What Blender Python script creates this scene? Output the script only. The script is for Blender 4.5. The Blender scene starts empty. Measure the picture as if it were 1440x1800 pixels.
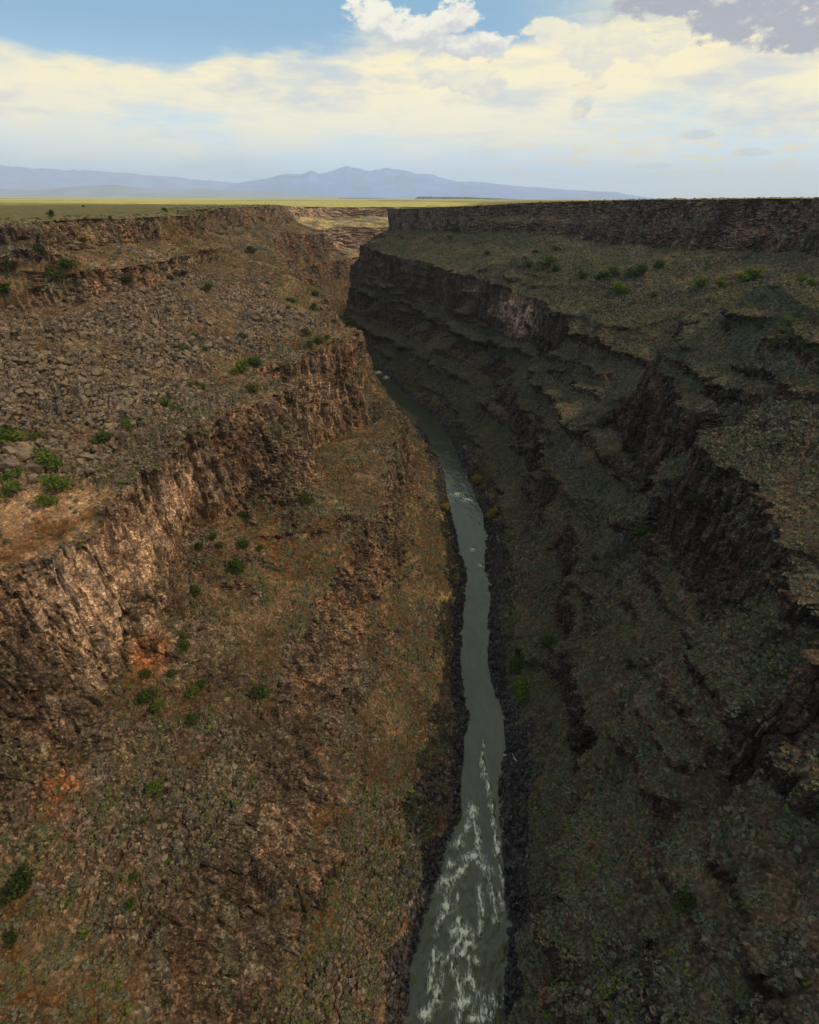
import bpy, math, time
import numpy as np
T0 = time.time()
RES = 1.0                     # mesh density
rng = np.random.default_rng(7)
F32 = np.float32
H_CAM = 172.0                 # metres above the river
FPX, CU, CV = 960.0, 720.0, 900.0
PITCH = math.atan(552.0 / FPX)
CP, SP = math.cos(PITCH), math.sin(PITCH)
scene = bpy.context.scene
coll = scene.collection

# ------------------------------------------------------------------ helpers
def tag(o, label=None, cat=None, group=None, kind=None):
    if label: o['label'] = label
    if cat: o['category'] = cat
    if group: o['group'] = group
    if kind: o['kind'] = kind
    return o

def ray(u, v):
    x = (u - CU) / FPX; k = (CV - v) / FPX
    return x, CP + k * SP, -SP + k * CP

def P(u, v, z):
    """ground point seen at (u, v) of the photograph if it lies at height z"""
    dx, dy, dz = ray(u, v)
    t = (z - H_CAM) / dz
    return (dy * t, dx * t, z)          # (Y, X, Z)

def D(Y, X, Z):
    return (Y, X, Z)

# lattice value noise ------------------------------------------------------
_T = [np.random.default_rng(100 + i).random((64, 64, 64), dtype=F32) * 2 - 1 for i in range(3)]
def vn3(x, y, z, seed=0):
    t = _T[seed % 3]
    o = seed * 17.37
    x = np.asarray(x, dtype=np.float64) + o; y = np.asarray(y, dtype=np.float64) + o * 0.7; z = np.asarray(z, dtype=np.float64) + o * 1.3
    xi = np.floor(x); yi = np.floor(y); zi = np.floor(z)
    fx = (x - xi).astype(F32); fy = (y - yi).astype(F32); fz = (z - zi).astype(F32)
    fx = fx * fx * (3 - 2 * fx); fy = fy * fy * (3 - 2 * fy); fz = fz * fz * (3 - 2 * fz)
    x0 = xi.astype(np.int64) & 63; y0 = yi.astype(np.int64) & 63; z0 = zi.astype(np.int64) & 63
    x1 = (x0 + 1) & 63; y1 = (y0 + 1) & 63; z1 = (z0 + 1) & 63
    a = t[x0, y0, z0] * (1 - fx) + t[x1, y0, z0] * fx
    b = t[x0, y1, z0] * (1 - fx) + t[x1, y1, z0] * fx
    c = a * (1 - fy) + b * fy
    a = t[x0, y0, z1] * (1 - fx) + t[x1, y0, z1] * fx
    b = t[x0, y1, z1] * (1 - fx) + t[x1, y1, z1] * fx
    d = a * (1 - fy) + b * fy
    return c * (1 - fz) + d * fz

def fbm(x, y, z, octs=4, seed=0, gain=0.5):
    s = 0; a = 1.0; n = 0
    for i in range(octs):
        s = s + a * vn3(x, y, z, seed + i); n += a
        x = x * 2.03; y = y * 2.03; z = z * 2.03; a *= gain
    return s / n * 1.5

def hash2(i, j, k=0):
    h = (i.astype(np.int64) * 73856093) ^ (j.astype(np.int64) * 19349663) ^ (int(k) * 83492791)
    h = (h ^ (h >> 13)) * 1274126177
    h = h ^ (h >> 16)
    return ((h & 0xFFFFF) / 1048576.0).astype(F32)

def worley(x, y, seed=0):
    """2-D cells: returns per-cell randoms r1 r2 r3, offset to the cell centre, and edge distance f2-f1"""
    xi = np.floor(x); yi = np.floor(y)
    f1 = np.full(x.shape, 9.0, F32); f2 = np.full(x.shape, 9.0, F32)
    ci = np.zeros(x.shape, np.int32); cj = np.zeros(x.shape, np.int32)
    ox = np.zeros(x.shape, F32); oy = np.zeros(x.shape, F32)
    for a in (-1, 0, 1):
        for b in (-1, 0, 1):
            i = xi + a; j = yi + b
            px = i + hash2(i, j, seed); py = j + hash2(i, j, seed + 1)
            dx = (x - px).astype(F32); dy = (y - py).astype(F32)
            d = dx * dx + dy * dy
            m = d < f1
            f2 = np.where(m, f1, np.minimum(f2, d))
            ci = np.where(m, i, ci).astype(np.int32); cj = np.where(m, j, cj).astype(np.int32)
            ox = np.where(m, dx, ox); oy = np.where(m, dy, oy)
            f1 = np.where(m, d, f1)
    return (hash2(ci, cj, seed + 5), hash2(ci, cj, seed + 6), hash2(ci, cj, seed + 7), ox, oy, np.sqrt(f2) - np.sqrt(f1))

def sstep(a, b, x):
    t = np.clip((x - a) / (b - a), 0, 1)
    return t * t * (3 - 2 * t)

def mesh_np(name, V, Fq, smooth=False, mat=None, attrs=None, n=4):
    me = bpy.data.meshes.new(name)
    nv, nf = len(V), len(Fq)
    me.vertices.add(nv); me.vertices.foreach_set('co', np.ascontiguousarray(V, dtype=F32).ravel())
    me.loops.add(nf * n); me.loops.foreach_set('vertex_index', np.ascontiguousarray(Fq, dtype=np.int32).ravel())
    me.polygons.add(nf)
    me.polygons.foreach_set('loop_start', np.arange(0, nf * n, n, dtype=np.int32))
    if smooth: me.polygons.foreach_set('use_smooth', np.ones(nf, dtype=bool))
    else: me.polygons.foreach_set('use_smooth', np.zeros(nf, dtype=bool))
    if attrs:
        for k, (typ, arr) in attrs.items():
            at = me.attributes.new(k, typ, 'POINT')
            at.data.foreach_set('color' if typ == 'FLOAT_COLOR' else 'value', np.ascontiguousarray(arr, dtype=F32).ravel())
    me.update(calc_edges=True)
    if mat: me.materials.append(mat)
    return me

def link(name, me, parent=None):
    o = bpy.data.objects.new(name, me); coll.objects.link(o)
    if parent: o.parent = parent
    return o

# node helper ---------------------------------------------------------------
class NT:
    def __init__(s, tree): s.t = tree; tree.nodes.clear()
    def n(s, typ, **kw):
        nd = s.t.nodes.new(typ)
        for k, v in kw.items():
            if k == 'inp':
                for kk, vv in v.items():
                    if hasattr(vv, 'bl_idname') or isinstance(vv, bpy.types.NodeSocket): s.t.links.new(vv, nd.inputs[kk])
                    else: nd.inputs[kk].default_value = vv
            else: setattr(nd, k, v)
        return nd
    def m(s, op, a, b=0.0, c=0.0, clamp=False):
        nd = s.t.nodes.new('ShaderNodeMath'); nd.operation = op; nd.use_clamp = clamp
        for i, v in enumerate((a, b, c)):
            if isinstance(v, bpy.types.NodeSocket): s.t.links.new(v, nd.inputs[i])
            else: nd.inputs[i].default_value = v
        return nd.outputs[0]
    def ss(s, x, a, b):
        nd = s.t.nodes.new('ShaderNodeMapRange'); nd.interpolation_type = 'SMOOTHSTEP'
        s.t.links.new(x, nd.inputs[0]); nd.inputs[1].default_value = a; nd.inputs[2].default_value = b
        nd.inputs[3].default_value = 0; nd.inputs[4].default_value = 1
        return nd.outputs[0]
    def mix(s, f, a, b, mode='MIX'):
        nd = s.t.nodes.new('ShaderNodeMix'); nd.data_type = 'RGBA'; nd.blend_type = mode
        for i, v in ((0, f), (6, a), (7, b)):
            if isinstance(v, bpy.types.NodeSocket): s.t.links.new(v, nd.inputs[i])
            elif i == 0: nd.inputs[0].default_value = v
            else: nd.inputs[i].default_value = (*v, 1) if len(v) == 3 else v
        return nd.outputs[2]
    def noise(s, vec, scale, detail=4, rough=0.5, dist=0.0, typ='FBM'):
        nd = s.t.nodes.new('ShaderNodeTexNoise'); nd.noise_dimensions = '3D'; nd.noise_type = typ
        s.t.links.new(vec, nd.inputs['Vector']); nd.inputs['Scale'].default_value = scale
        nd.inputs['Detail'].default_value = detail; nd.inputs['Roughness'].default_value = rough; nd.inputs['Distortion'].default_value = dist
        return nd.outputs[0]
    def L(s, a, b): s.t.links.new(a, b)

def new_mat(name):
    m = bpy.data.materials.new(name); m.use_nodes = True
    return m, NT(m.node_tree)

# ------------------------------------------------------------------ canyon lines, river outwards
# every line runs from near to far; entries are (Y, X, Z)
LEFT = [
 # 0 waterline
 [D(-60,-8,0), D(20,-4,0), P(722,1800,0), P(732,1678,0), P(754,1611,0), P(785,1513,0), P(815,1433,0), P(810,1348,0), P(830,1250,0), P(808,1175,0), P(822,1025,0),
  P(812,975,0), P(795,900,0), P(785,840,0), P(750,770,0), P(712,725,0), P(680,688,0), P(645,650,0), D(700,-92,0), D(800,-130,0), D(880,-125,0), D(960,-110,0), D(1040,-70,0), D(1120,40,0), D(1250,300,0), D(1500,700,0)],
 # 1 top of the boulder bank
 [D(-60,-22,5), D(20,-16,5), P(655,1800,5), P(700,1640,5), P(755,1500,4), P(785,1400,4), P(792,1300,4), P(802,1240,4), P(785,1175,4), P(800,1025,4), P(790,950,4), P(776,890,4),
  P(764,830,4), P(733,770,4), P(700,722,4), P(672,690,4), D(628,-52,4), D(700,-98,4), D(800,-136,4), D(880,-131,4), D(960,-116,4), D(1038,-78,4), D(1118,36,4), D(1245,302,4), D(1500,705,4)],
 # 2 foot of the lower cliff
 [D(-60,-52,30), D(20,-50,30), P(380,1800,30), P(430,1640,32), P(530,1560,33), P(570,1400,34), P(600,1280,35), P(645,1100,37), P(692,1010,36), P(706,900,30), P(713,830,30), D(322,-5,32), D(380,-22,34),
  D(470,-35,40), D(560,-52,45), D(628,-80,50), D(700,-118,55), D(800,-150,60), D(900,-145,60), D(970,-128,58), D(1040,-90,58), D(1115,30,58), D(1240,300,60), D(1500,710,60)],
 # 3 top of the lower cliff
 [D(-60,-60,46), D(20,-58,46), P(250,1700,48), P(330,1560,50), P(440,1420,50), P(470,1290,52), P(510,1160,54), P(560,1050,56), P(640,930,58), P(690,800,63), P(706,734,63), D(335,-12,58), D(380,-34,58),
  D(470,-48,62), D(560,-66,68), D(628,-92,72), D(700,-128,78), D(800,-158,84), D(900,-153,82), D(970,-134,80), D(1035,-100,82), D(1108,20,82), D(1238,300,84), D(1500,715,84)],
 # 4 foot of the middle cliff
 [D(-60,-98,60), D(20,-92,60), P(0,1400,64), P(130,1310,65), P(200,1225,65), P(255,1165,66), P(290,1110,68), P(310,1010,71), P(400,920,72), P(515,885,72), P(562,850,70), D(236,-60,66), P(548,795,60), P(600,770,57), P(652,742,54), D(345,-36,60), D(380,-50,68),
  D(473,-60,78), D(560,-95,88), D(628,-118,95), D(700,-145,100), D(800,-166,104), D(860,-168,102), D(930,-160,98), D(955,-144,94), D(1000,-138,92), D(1022,-150,95), D(1060,-112,98), D(1100,10,100), D(1232,300,105), D(1500,720,105)],
 # 5 top of the middle cliff
 [D(-60,-106,104), D(20,-98,104), D(70,-92,104), P(0,1000,105), P(130,975,105), P(182,922,105), P(232,852,106), P(292,810,106), P(400,742,106), P(525,692,105), D(240,-66,106), P(545,628,105), P(590,598,106), P(644,582,105), D(340,-44,106), D(380,-64,108),
  D(440,-66,106), P(582,518,106), D(500,-92,110), D(560,-118,118), D(628,-140,128), D(700,-158,134), D(780,-168,136), D(860,-178,132), D(925,-178,126), D(950,-152,122), D(1000,-145,122), D(1020,-165,124), D(1070,-122,128), D(1108,5,128), D(1230,300,134), D(1500,725,134)],
 # 6 the wide bench
 [D(-60,-140,112), D(20,-135,112), D(90,-130,111), D(133,-118,109), D(180,-112,112), D(230,-118,115), D(270,-105,118), D(320,-80,117), D(380,-88,122),
  D(440,-92,122), D(500,-118,124), D(560,-150,132), D(628,-168,140), D(700,-172,142), D(780,-172,142), D(860,-190,140), D(960,-184,136), D(1045,-192,136), D(1108,-137,134), D(1150,-10,134), D(1252,295,140), D(1500,728,140)],
 # 7 foot of the rim cliff
 [D(-60,-195,130), D(20,-190,130), D(150,-186,128), P(0,545,130), P(140,532,131), P(200,522,132), P(300,500,132), P(378,462,134), D(430,-147,137), D(470,-160,138), D(500,-172,139), D(574,-189,141),
  D(628,-190,142), D(700,-189,143), D(780,-183,143), D(862,-192,146), D(1010,-202,146), D(1072,-199,142), D(1132,-143,141), D(1181,-14,141), D(1272,276,146), D(1500,730,150)],
 # 8 rim
 [D(-60,-204,161), D(20,-200,161), D(150,-196,161), P(0,398,162), D(300,-170,162.3), D(360,-148,162.2), D(400,-143,162.2), D(430,-152,162.2), D(500,-178,162.3), D(574,-196,162.5),
  D(700,-196,162.3), D(780,-190,162), D(865,-199,162), D(1010,-210,161), D(1080,-203,158.5), D(1140,-145,157), D(1190,-10,157), D(1280,270,160), D(1500,735,162)],
]
RIGHT = [
 [D(-60,36,0), D(20,31,0), P(884,1800,0), P(880,1739,0), P(891,1632,0), P(895,1556,0), P(885,1449,0), P(872,1381,0), P(885,1311,0), P(879,1256,0), P(857,1175,0), P(864,1050,0), P(857,1000,0),
  P(852,950,0), P(848,900,0), P(820,850,0), P(802,790,0), P(770,740,0), P(722,700,0), P(690,672,0), P(664,650,0), D(700,-66,0), D(800,-104,0), D(880,-98,0), D(960,-82,0), D(1040,-38,0), D(1118,70,0), D(1245,330,0), D(1500,760,0)],
 [D(-60,48,5), D(20,42,5), P(930,1800,5), P(940,1650,5), P(945,1500,5), P(935,1400,5), P(920,1300,5), P(892,1180,4), P(888,1050,4), P(880,950,4), P(872,890,4), P(848,845,4), P(822,785,4), P(795,740,4), P(745,700,4), P(710,674,4),
  D(640,-32,4), D(700,-60,4), D(800,-98,4), D(876,-92,4), D(956,-76,4), D(1038,-32,4), D(1115,76,4), D(1243,336,4), D(1500,765,4)],
 [D(-60,58,16), D(20,52,16), P(985,1800,17), P(1000,1640,18), P(1002,1450,18), P(1005,1275,19), P(985,1000,22), P(950,860,27), P(908,750,29), P(860,662,35), P(765,618,40), D(640,0,42), D(700,-40,42), D(800,-86,45), D(870,-74,45), D(955,-58,45), D(1035,-12,45), D(1112,96,45), D(1240,350,45), D(1500,770,45)],
 [D(-60,62,28), D(20,56,28), P(1018,1800,28), P(1040,1640,30), P(1036,1450,29), P(1032,1270,30), P(1005,960,38), P(965,820,42), P(928,710,45), P(880,630,50), P(780,588,52), D(640,14,56), D(700,-30,60), D(805,-80,66), D(865,-64,66), D(950,-45,66), D(1032,4,66), D(1110,110,66), D(1237,360,66), D(1500,775,66)],
 [D(-60,84,58), D(20,80,58), D(60,78,58), P(1250,1260,60), P(1235,1100,62), P(1165,900,64), P(1085,760,66), P(995,660,68), P(935,606,70), P(905,595,71), P(830,570,73), P(760,532,78), P(700,512,82), P(632,472,90), D(850,-56,90), D(930,-20,92), D(1030,25,92), D(1105,125,92), D(1233,370,92), D(1500,780,92)],
 [D(-60,92,96), D(20,90,96), D(60,86,97), P(1375,1050,98), P(1360,930,100), P(1232,742,102), P(1215,695,103), P(1150,640,103), P(1160,596,104), P(1050,575,104), P(950,535,105), P(925,516,105), P(870,500,107), P(800,482,109), P(720,462,113), P(630,432,118), D(848,-42,119), D(925,0,120), D(1028,50,120), D(1100,140,120), D(1230,380,120), D(1500,785,120)],
 [D(-60,140,118), D(60,140,120), D(150,145,126), D(205,146,136), D(238,150,144), D(262,152,132), D(300,160,118), D(350,182,122), D(400,160,117), D(430,140,116), D(480,115,117), D(520,92,126), D(545,92,121), D(600,75,120), D(680,30,124), D(760,-45,124), D(822,-48,124), D(845,-26,128), D(920,20,128), D(1025,70,128), D(1095,155,128), D(1228,390,128), D(1500,790,128)],
 [D(-60,195,140), D(60,195,142), D(150,200,144), D(240,212,148), D(300,235,142), D(400,252,142), D(480,215,137), D(584,164,137), D(640,120,140), D(680,78,138), D(740,10,138), D(775,-28,136), D(800,-18,136), D(840,10,138), D(920,50,138), D(1020,100,138), D(1090,170,138), D(1225,400,138), D(1500,795,140)],
 [D(-60,205,171), D(60,206,171), D(150,212,172), D(240,228,172), D(330,255,172.6), D(420,268,172.6), D(500,228,171.8), D(600,178,170.3), D(660,130,168), D(700,80,165), D(745,0,161), D(772,-36,160), D(800,-12,160), D(840,20,160), D(920,70,160), D(1020,125,160), D(1085,190,160), D(1220,410,162), D(1500,800,162)],
]
PLAIN_Z = 162.0

def row_positions():
    ys = [-50.0]
    while ys[-1] < 1500:
        y = ys[-1]
        ys.append(y + 0.00245 / RES * math.hypot(y, 125))
    nfine = len(ys)
    st = ys[-1] - ys[-2]
    while ys[-1] < 90000:
        st *= 1.06; ys.append(ys[-1] + st)
    return np.array(ys), nfine
YS, NFINE = row_positions()
NR = len(YS)
YL = np.minimum(YS, 1500.0)

def resample(line):
    a = np.array(sorted(line)); 
    fine = np.arange(-60, 1501, 1.0)
    X = np.interp(fine, a[:, 0], a[:, 1]); Z = np.interp(fine, a[:, 0], a[:, 2])
    k = np.exp(-0.5 * (np.arange(-12, 13) / 3.2) ** 2); k /= k.sum()
    Xs = np.convolve(np.pad(X, 12, 'edge'), k, 'valid'); Zs = np.convolve(np.pad(Z, 12, 'edge'), k, 'valid')
    return fine, Xs, Zs

def chute(p_, sgn):
    # places where a cliff band is broken down to a steep slope
    n_ = vn3(YL / 21, YL * 0 + 7.7 * p_, YL * 0 + (3.3 if sgn > 0 else 8.8), 17) + .6 * vn3(YL / 9, YL * 0 + 7.7 * p_, YL * 0 + 4.1, 18)
    b = (-.10 if p_ == 2 else -.05) if sgn > 0 else (-.6 if p_ == 2 else -.8)
    if sgn > 0 and p_ == 1: b = b - 1.2 * (1 - sstep(125, 150, YL))
    if sgn > 0 and p_ == 2: b = b + .6 * np.exp(-((YL - 350) / 50) ** 2) - .8 * np.exp(-((YL - 500) / 80) ** 2)
    return sstep(.0, .45, n_ + b)

def side_lines(lines, sgn, seed):
    outX, outZ = [], []
    amps = [1.5, 1.8, 3.0, 3.5, 4.0, 4.5, 4.5, 5.0, 5.0]
    prev = None
    for i, ln in enumerate(lines):
        fine, X, Z = resample(ln)
        x = np.interp(YL, fine, X); z = np.interp(YL, fine, Z)
        pair = i // 2 if i < 6 else 3 + (i - 6) // 2
        nz = np.zeros_like(x)
        for sc, am in ((34, 1.0), (15, 0.7), (6.5, 0.42), (3.0, 0.16)):
            nz += am * vn3(YL / sc, np.full_like(x, pair * 3.3), np.full_like(x, 0.5), seed)
            nz += 0.35 * am * vn3(YL / sc, np.full_like(x, i * 5.1 + 40), np.full_like(x, 9.5), seed)
        x = x + nz * amps[i]
        if i >= 2:
            z = z + (2.2 if i < 8 else 0.3) * (vn3(YL / 22, np.full_like(x, i * 2.7), np.full_like(x, 3.5), seed + 1) + 0.5 * vn3(YL / 7, np.full_like(x, i * 2.7), np.full_like(x, 5.5), seed + 1))
        if 2 <= i <= 5:
            p_ = i // 2; ch_ = chute(p_, sgn)
            x = x + sgn * ch_ * ((-5.0 if p_ == 1 else -12.0) if i % 2 == 0 else (5.0 if p_ == 1 else 11.0))
        if prev is not None:
            gap = 1.5
            x = np.maximum(x, prev + gap) if sgn > 0 else np.minimum(x, prev - gap)
        prev = x
        # canyon closes far away
        cl = sstep(1250, 1490, YL); z = z * (1 - cl) + (PLAIN_Z) * cl
        outX.append(x); outZ.append(z)
    return np.array(outX), np.array(outZ)

LX, LZ = side_lines(LEFT, -1, 3)
RX, RZ = side_lines(RIGHT, 1, 11)

def build_side(X, Z, sgn, counts):
    """returns arrays (rows, cols) x, z and per-column section ids, from the waterline outwards"""
    xs, zs, sec = [], [], []
    for i in range(8):
        n = int(counts[i] * RES)
        t = (np.arange(n) / n)[None, :]
        x = X[i][:, None] * (1 - t) + X[i + 1][:, None] * t
        sag = 0.0
        if i == 7:
            MR = np.clip(.55 + .75 * vn3(YL / 45, YL * 0 + sgn, YL * 0, 19), 0, 1)[:, None]
            if sgn > 0: MR = MR * .85
            if sgn < 0: MR = MR * (1 - sstep(430, 480, YL) * (1 - sstep(1290, 1330, YL)))[:, None]
            kz = [0, .36, .60, 1.0]; kx = [0, .10, .86, 1.0]; kt = [0, .33, .62, 1.0]
            x = X[i][:, None] + (X[i + 1] - X[i])[:, None] * ((1 - MR) * t + MR * np.interp(t, kt, kx))
            t = (1 - MR) * t + MR * np.interp(t, kt, kz)
        if i in (1, 3, 5, 6): sag = -0.07 * (Z[i + 1] - Z[i])[:, None] * np.sin(np.pi * t)
        z = Z[i][:, None] * (1 - t) + Z[i + 1][:, None] * t + sag
        xs.append(x); zs.append(z); sec.append(i + t[0])
    # plateau
    d = [0.0]; s = 0.8
    while d[-1] < 40000:
        d.append(d[-1] + s); s = max(s, min(s * (1.02 if d[-1] < 160 else 1.16), 2500))
    d = np.array(d)[None, :]
    x = X[8][:, None] + sgn * d
    far = sstep(0, 500, d)
    z = (Z[8][:, None]) * (1 - far) + PLAIN_Z * far + 0.0
    z = z + 0.8 * sstep(0, 14, d)
    xs.append(x); zs.append(z); sec.append(8 + np.minimum(d[0] / 1000, 0.999))
    return np.concatenate(xs, 1), np.concatenate(zs, 1), np.concatenate(sec)

CNT_L = [50, 270, 120, 170, 240, 140, 150, 150]
CNT_R = [50, 130, 70, 220, 200, 150, 150, 110]
lx, lz, lsec = build_side(LX, LZ, -1, CNT_L)
rx, rz, rsec = build_side(RX, RZ, 1, CNT_R)
# bed
nb = 8; tb = (np.arange(1, nb) / nb)[None, :]
bx = LX[0][:, None] * (1 - tb) + RX[0][:, None] * tb
bz = -3.0 * np.sin(np.pi * tb) ** 0.5 * np.ones((NR, 1)) * (1 - sstep(1250, 1490, YL))[:, None] + PLAIN_Z * sstep(1250, 1490, YL)[:, None]
GX = np.concatenate([lx[:, ::-1], bx, rx], 1)
GZ = np.concatenate([lz[:, ::-1], bz, rz], 1)
SEC = np.concatenate([-lsec[::-1] - 1e-4, np.zeros(nb - 1), rsec + 1e-4])      # signed section coordinate
GY = np.repeat(YS[:, None], GX.shape[1], 1)
NC = GX.shape[1]
print('grid', NR, NC, NR * NC, 'nfine', NFINE, round(time.time() - T0, 1))

# --- undisturbed normals
def normals(X, Y, Z):
    gx = np.stack([np.gradient(A, axis=1) for A in (X, Y, Z)], -1)
    gy = np.stack([np.gradient(A, axis=0) for A in (X, Y, Z)], -1)
    n = np.cross(gx, gy); n /= np.maximum(np.linalg.norm(n, axis=-1, keepdims=True), 1e-9)
    return n.astype(F32)
N0 = normals(GX, GY, GZ)
steep = 1 - np.abs(N0[..., 2])
S = np.abs(SEC)[None, :] * np.ones((NR, 1))
left = (SEC < 0)[None, :] * np.ones((NR, 1), bool)
# which sections are cliffs
cl = np.zeros_like(S)
for (a, b) in ((2, 3), (4, 5), (7, 8)):
    cl = np.maximum(cl, sstep(a - 0.06, a + 0.04, S) * (1 - sstep(b - 0.0, b + 0.05, S)))
breakup = fbm(GX / 26, GY / 26, GZ / 30, 3, 5)
mid_rim = (1 - left * sstep(430, 480, GY) * (1 - sstep(1290, 1330, GY))) * np.where(left, 1.0, .55 * sstep(-.1, .3, fbm(GX / 40, GY / 40, GZ / 40, 2, 28))) * sstep(7.30, 7.38, S) * (1 - sstep(7.58, 7.66, S))
cl = cl * (1 - mid_rim)
cl = cl * np.where((S > 6.9) & left, sstep(-.45, -.05, fbm(GX / 30, GY / 30, GZ / 12, 3, 29)), 1.0)
outc = sstep(.02, .25, fbm(GX / 15, GY / 22, GZ / 9, 4, 37) + .10) * left * (((S > 3) & (S < 4)) | ((S > 1.7) & (S < 2) ) | ((S > 6.1) & (S < 7) & (GY > 330)))
cl = np.maximum(cl, outc * .9)
CHL = np.stack([chute(1, -1), chute(2, -1)]); CHR = np.stack([chute(1, 1), chute(2, 1)])
chv = np.where(S < 3.5, np.where(left, CHL[0][:, None], CHR[0][:, None]), np.where(left, CHL[1][:, None], CHR[1][:, None])) * (S < 6)
cl = cl * (1 - .85 * chv) * sstep(0.10, 0.34, steep + 0.10 * breakup + 0.10 * (S > 7) + .12 * outc)
plate = (S >= 8.0).astype(F32)
dist = np.sqrt(GX ** 2 + GY ** 2 + (GZ - H_CAM) ** 2)
near = (dist < 2600)
slope_m = (1 - cl * (1 - .8 * outc)) * (1 - plate) * (S > 0.9)
print('noise start', round(time.time() - T0, 1))

# --- ledges in the slopes (small outcrops of rock)
lm = sstep(0.02, 0.35, fbm(GX / 26, GY / 26, GZ / 14, 3, 21) + 0.16 + .30 * (left * (S > 1.9) * (S < 4.3)) + .07 * ((~left) * (S > 2.9) * (S < 4.3))) * slope_m * (S > 1.15) * sstep(0.08, 0.2, steep)
# the long straight slope right above the water is mostly soil and brush
lm *= 1 - sstep(880, 980, GY)
lm *= np.where(S < 2, np.where(left, 0.4, 0.5) , 1.0)
lm *= np.where(left & (S > 5) & (S < 7), 0.25, 1.0)
ph = (GZ + 3.0 * fbm(GX / 18, GY / 18, GZ / 30, 3, 25)) / 8.5
saw = ph - np.floor(ph)
ledge = (np.clip(1 - np.abs(saw - 0.72) / 0.28, 0, 1) ** 0.6) * np.where(saw > 0.72, 1, 1)
outx = np.where(left, 1.0, -1.0)
lg = np.where(saw < .8, (saw / .8) ** 1.6, 1 - sstep(.8, 1.0, saw))
dispx = outx * lm * lg * 4.2 * (1 + .4 * vn3(GX / 6, GY / 6, GZ / 30, 27))
ledge_face = lm * sstep(0.34, 0.5, saw) * (1 - sstep(.8, .86, saw))
rib = sstep(.0, .22, fbm(GX / 20, GY / 60, GZ / 16, 3, 23) + np.where(left, .06, .20) - .8 * sstep(880, 980, GY)) * slope_m * (S > 1.35) * np.where(left, (S < 4.2) * .7, 1.0 * (S < 7)) * sstep(0.08, 0.2, steep)
ph2 = (GZ + 5.0 * fbm(GX / 30, GY / 40, GZ / 40, 3, 26)) / 17.0
saw2 = ph2 - np.floor(ph2)
lg2 = np.where(saw2 < .72, (saw2 / .72) ** 2.2, 1 - sstep(.72, 1.0, saw2))
dispx = dispx * (1 - rib) + outx * rib * lg2 * np.where(left, 8.0, 9.5)
ledge_face = np.maximum(ledge_face * (1 - rib), rib * sstep(.34, .46, saw2) * (1 - sstep(.72, .78, saw2)))
GX = GX + dispx
# --- big and medium irregularity
w = (1 - plate) * (S > 0.02)
big = fbm(GX / 17, GY / 17, GZ / 24, 4, 31)
dn = w * big * (1.2 + 1.4 * cl)
# gullies run down the slopes
gul = 1 - np.abs(vn3(GY / 13 + 0.3 * vn3(GX / 20, GY / 20, GZ * 0, 2), GX / 90, GZ * 0, 33)) * 2
dn -= slope_m * np.clip(gul, 0, 1) ** 2 * 1.6 * sstep(1.05, 1.5, S)
# --- columns: vertical joints of the basalt cliffs
rockm = np.clip(cl + ledge_face * 0.9, 0, 1)
Hx = GX + 1.6 * vn3(GX / 9, GY / 9, GZ / 12, 41); Hy = GY + 1.6 * vn3(GX / 9, GY / 9, GZ / 12, 42)
r1, r2, r3, ox, oy, ed = worley(Hx / 3.6, Hy / 3.6, 50)
br = hash2(np.floor(GZ / 7 + r2 * 9), np.floor(r3 * 4000), 3)
dn += rockm * ((r1 - 0.5) * 3.0 + (br - 0.5) * 2.0 * (1 - .75 * (S > 7)) - 1.6 * (1 - sstep(0.0, 0.16, ed)))
crack = rockm * (1 - sstep(0.0, 0.12, ed))
r1, r2, r3, ox, oy, ed = worley(Hx / 1.35, Hy / 1.35, 60)
br = hash2(np.floor(GZ / 3.1 + r2 * 9), np.floor(r3 * 4000), 4)
dn += rockm * ((r1 - 0.5) * 1.3 + (br - 0.5) * 1.2 * (1 - .75 * (S > 7)) - 0.8 * (1 - sstep(0.0, 0.2, ed)))
colrnd = r1
dn += rockm * 0.5 * fbm(GX / 1.3, GY / 1.3, GZ / 3.0, 2, 45)
print('cliffs', round(time.time() - T0, 1))
# --- rubble on the slopes: tilted angular blocks
rub_n = fbm(GX / 24, GY / 24, GZ / 24, 3, 71)
rubm = sstep(-0.05, 0.35, rub_n)
bench = left * sstep(5.1, 5.6, S) * (1 - sstep(6.95, 7.1, S)) * sstep(95, 130, GY) * (1 - sstep(300, 420, GY))
sandy = left * sstep(4.95, 5.1, S) * (1 - sstep(5.9, 6.6, S)) * (1 - sstep(118, 138, GY + 8 * rub_n)) * (1 - plate)
rubm = np.maximum(rubm * 0.8, bench * sstep(-0.6, 0.0, rub_n)) * (1 - 0.8 * sandy)
talus_r = (~left) * sstep(1.0, 1.2, S) * (1 - sstep(2, 2.2, S)) * sstep(380, 420, GY) * (1 - sstep(560, 600, GY)) * sstep(-0.3, 0.2, rub_n)
bench_r = (~left) * sstep(5.6, 6.0, S) * (1 - sstep(6.9, 7.05, S)) * sstep(270, 300, GY) * (1 - sstep(520, 600, GY)) * sstep(-.25, .15, rub_n)
rubm = np.maximum(rubm, talus_r); rubm = np.maximum(rubm, bench_r * .9)
bank = (S > 0.0) * (1 - sstep(0.85, 1.15, S + 0.55 * fbm(GX / 9, GY / 9, GZ / 9, 3, 76) * sstep(.3, .6, S)))
wx = GX + 0.7 * vn3(GX / 3, GY / 3, GZ / 3, 72); wy = GY + 0.7 * vn3(GX / 3, GY / 3, GZ / 3, 73)
r1, r2, r3, ox, oy, ed = worley(wx / 3.7, wy / 3.7, 80)
blk = (r1 ** 2) * 1.6 + (ox * (r2 - 0.5) + oy * (r3 - 0.5)) * 2.0 - 0.9 * (1 - sstep(0, 0.25, ed))
rs = slope_m * (rubm + 0.15) * (1 - bank)
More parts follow.
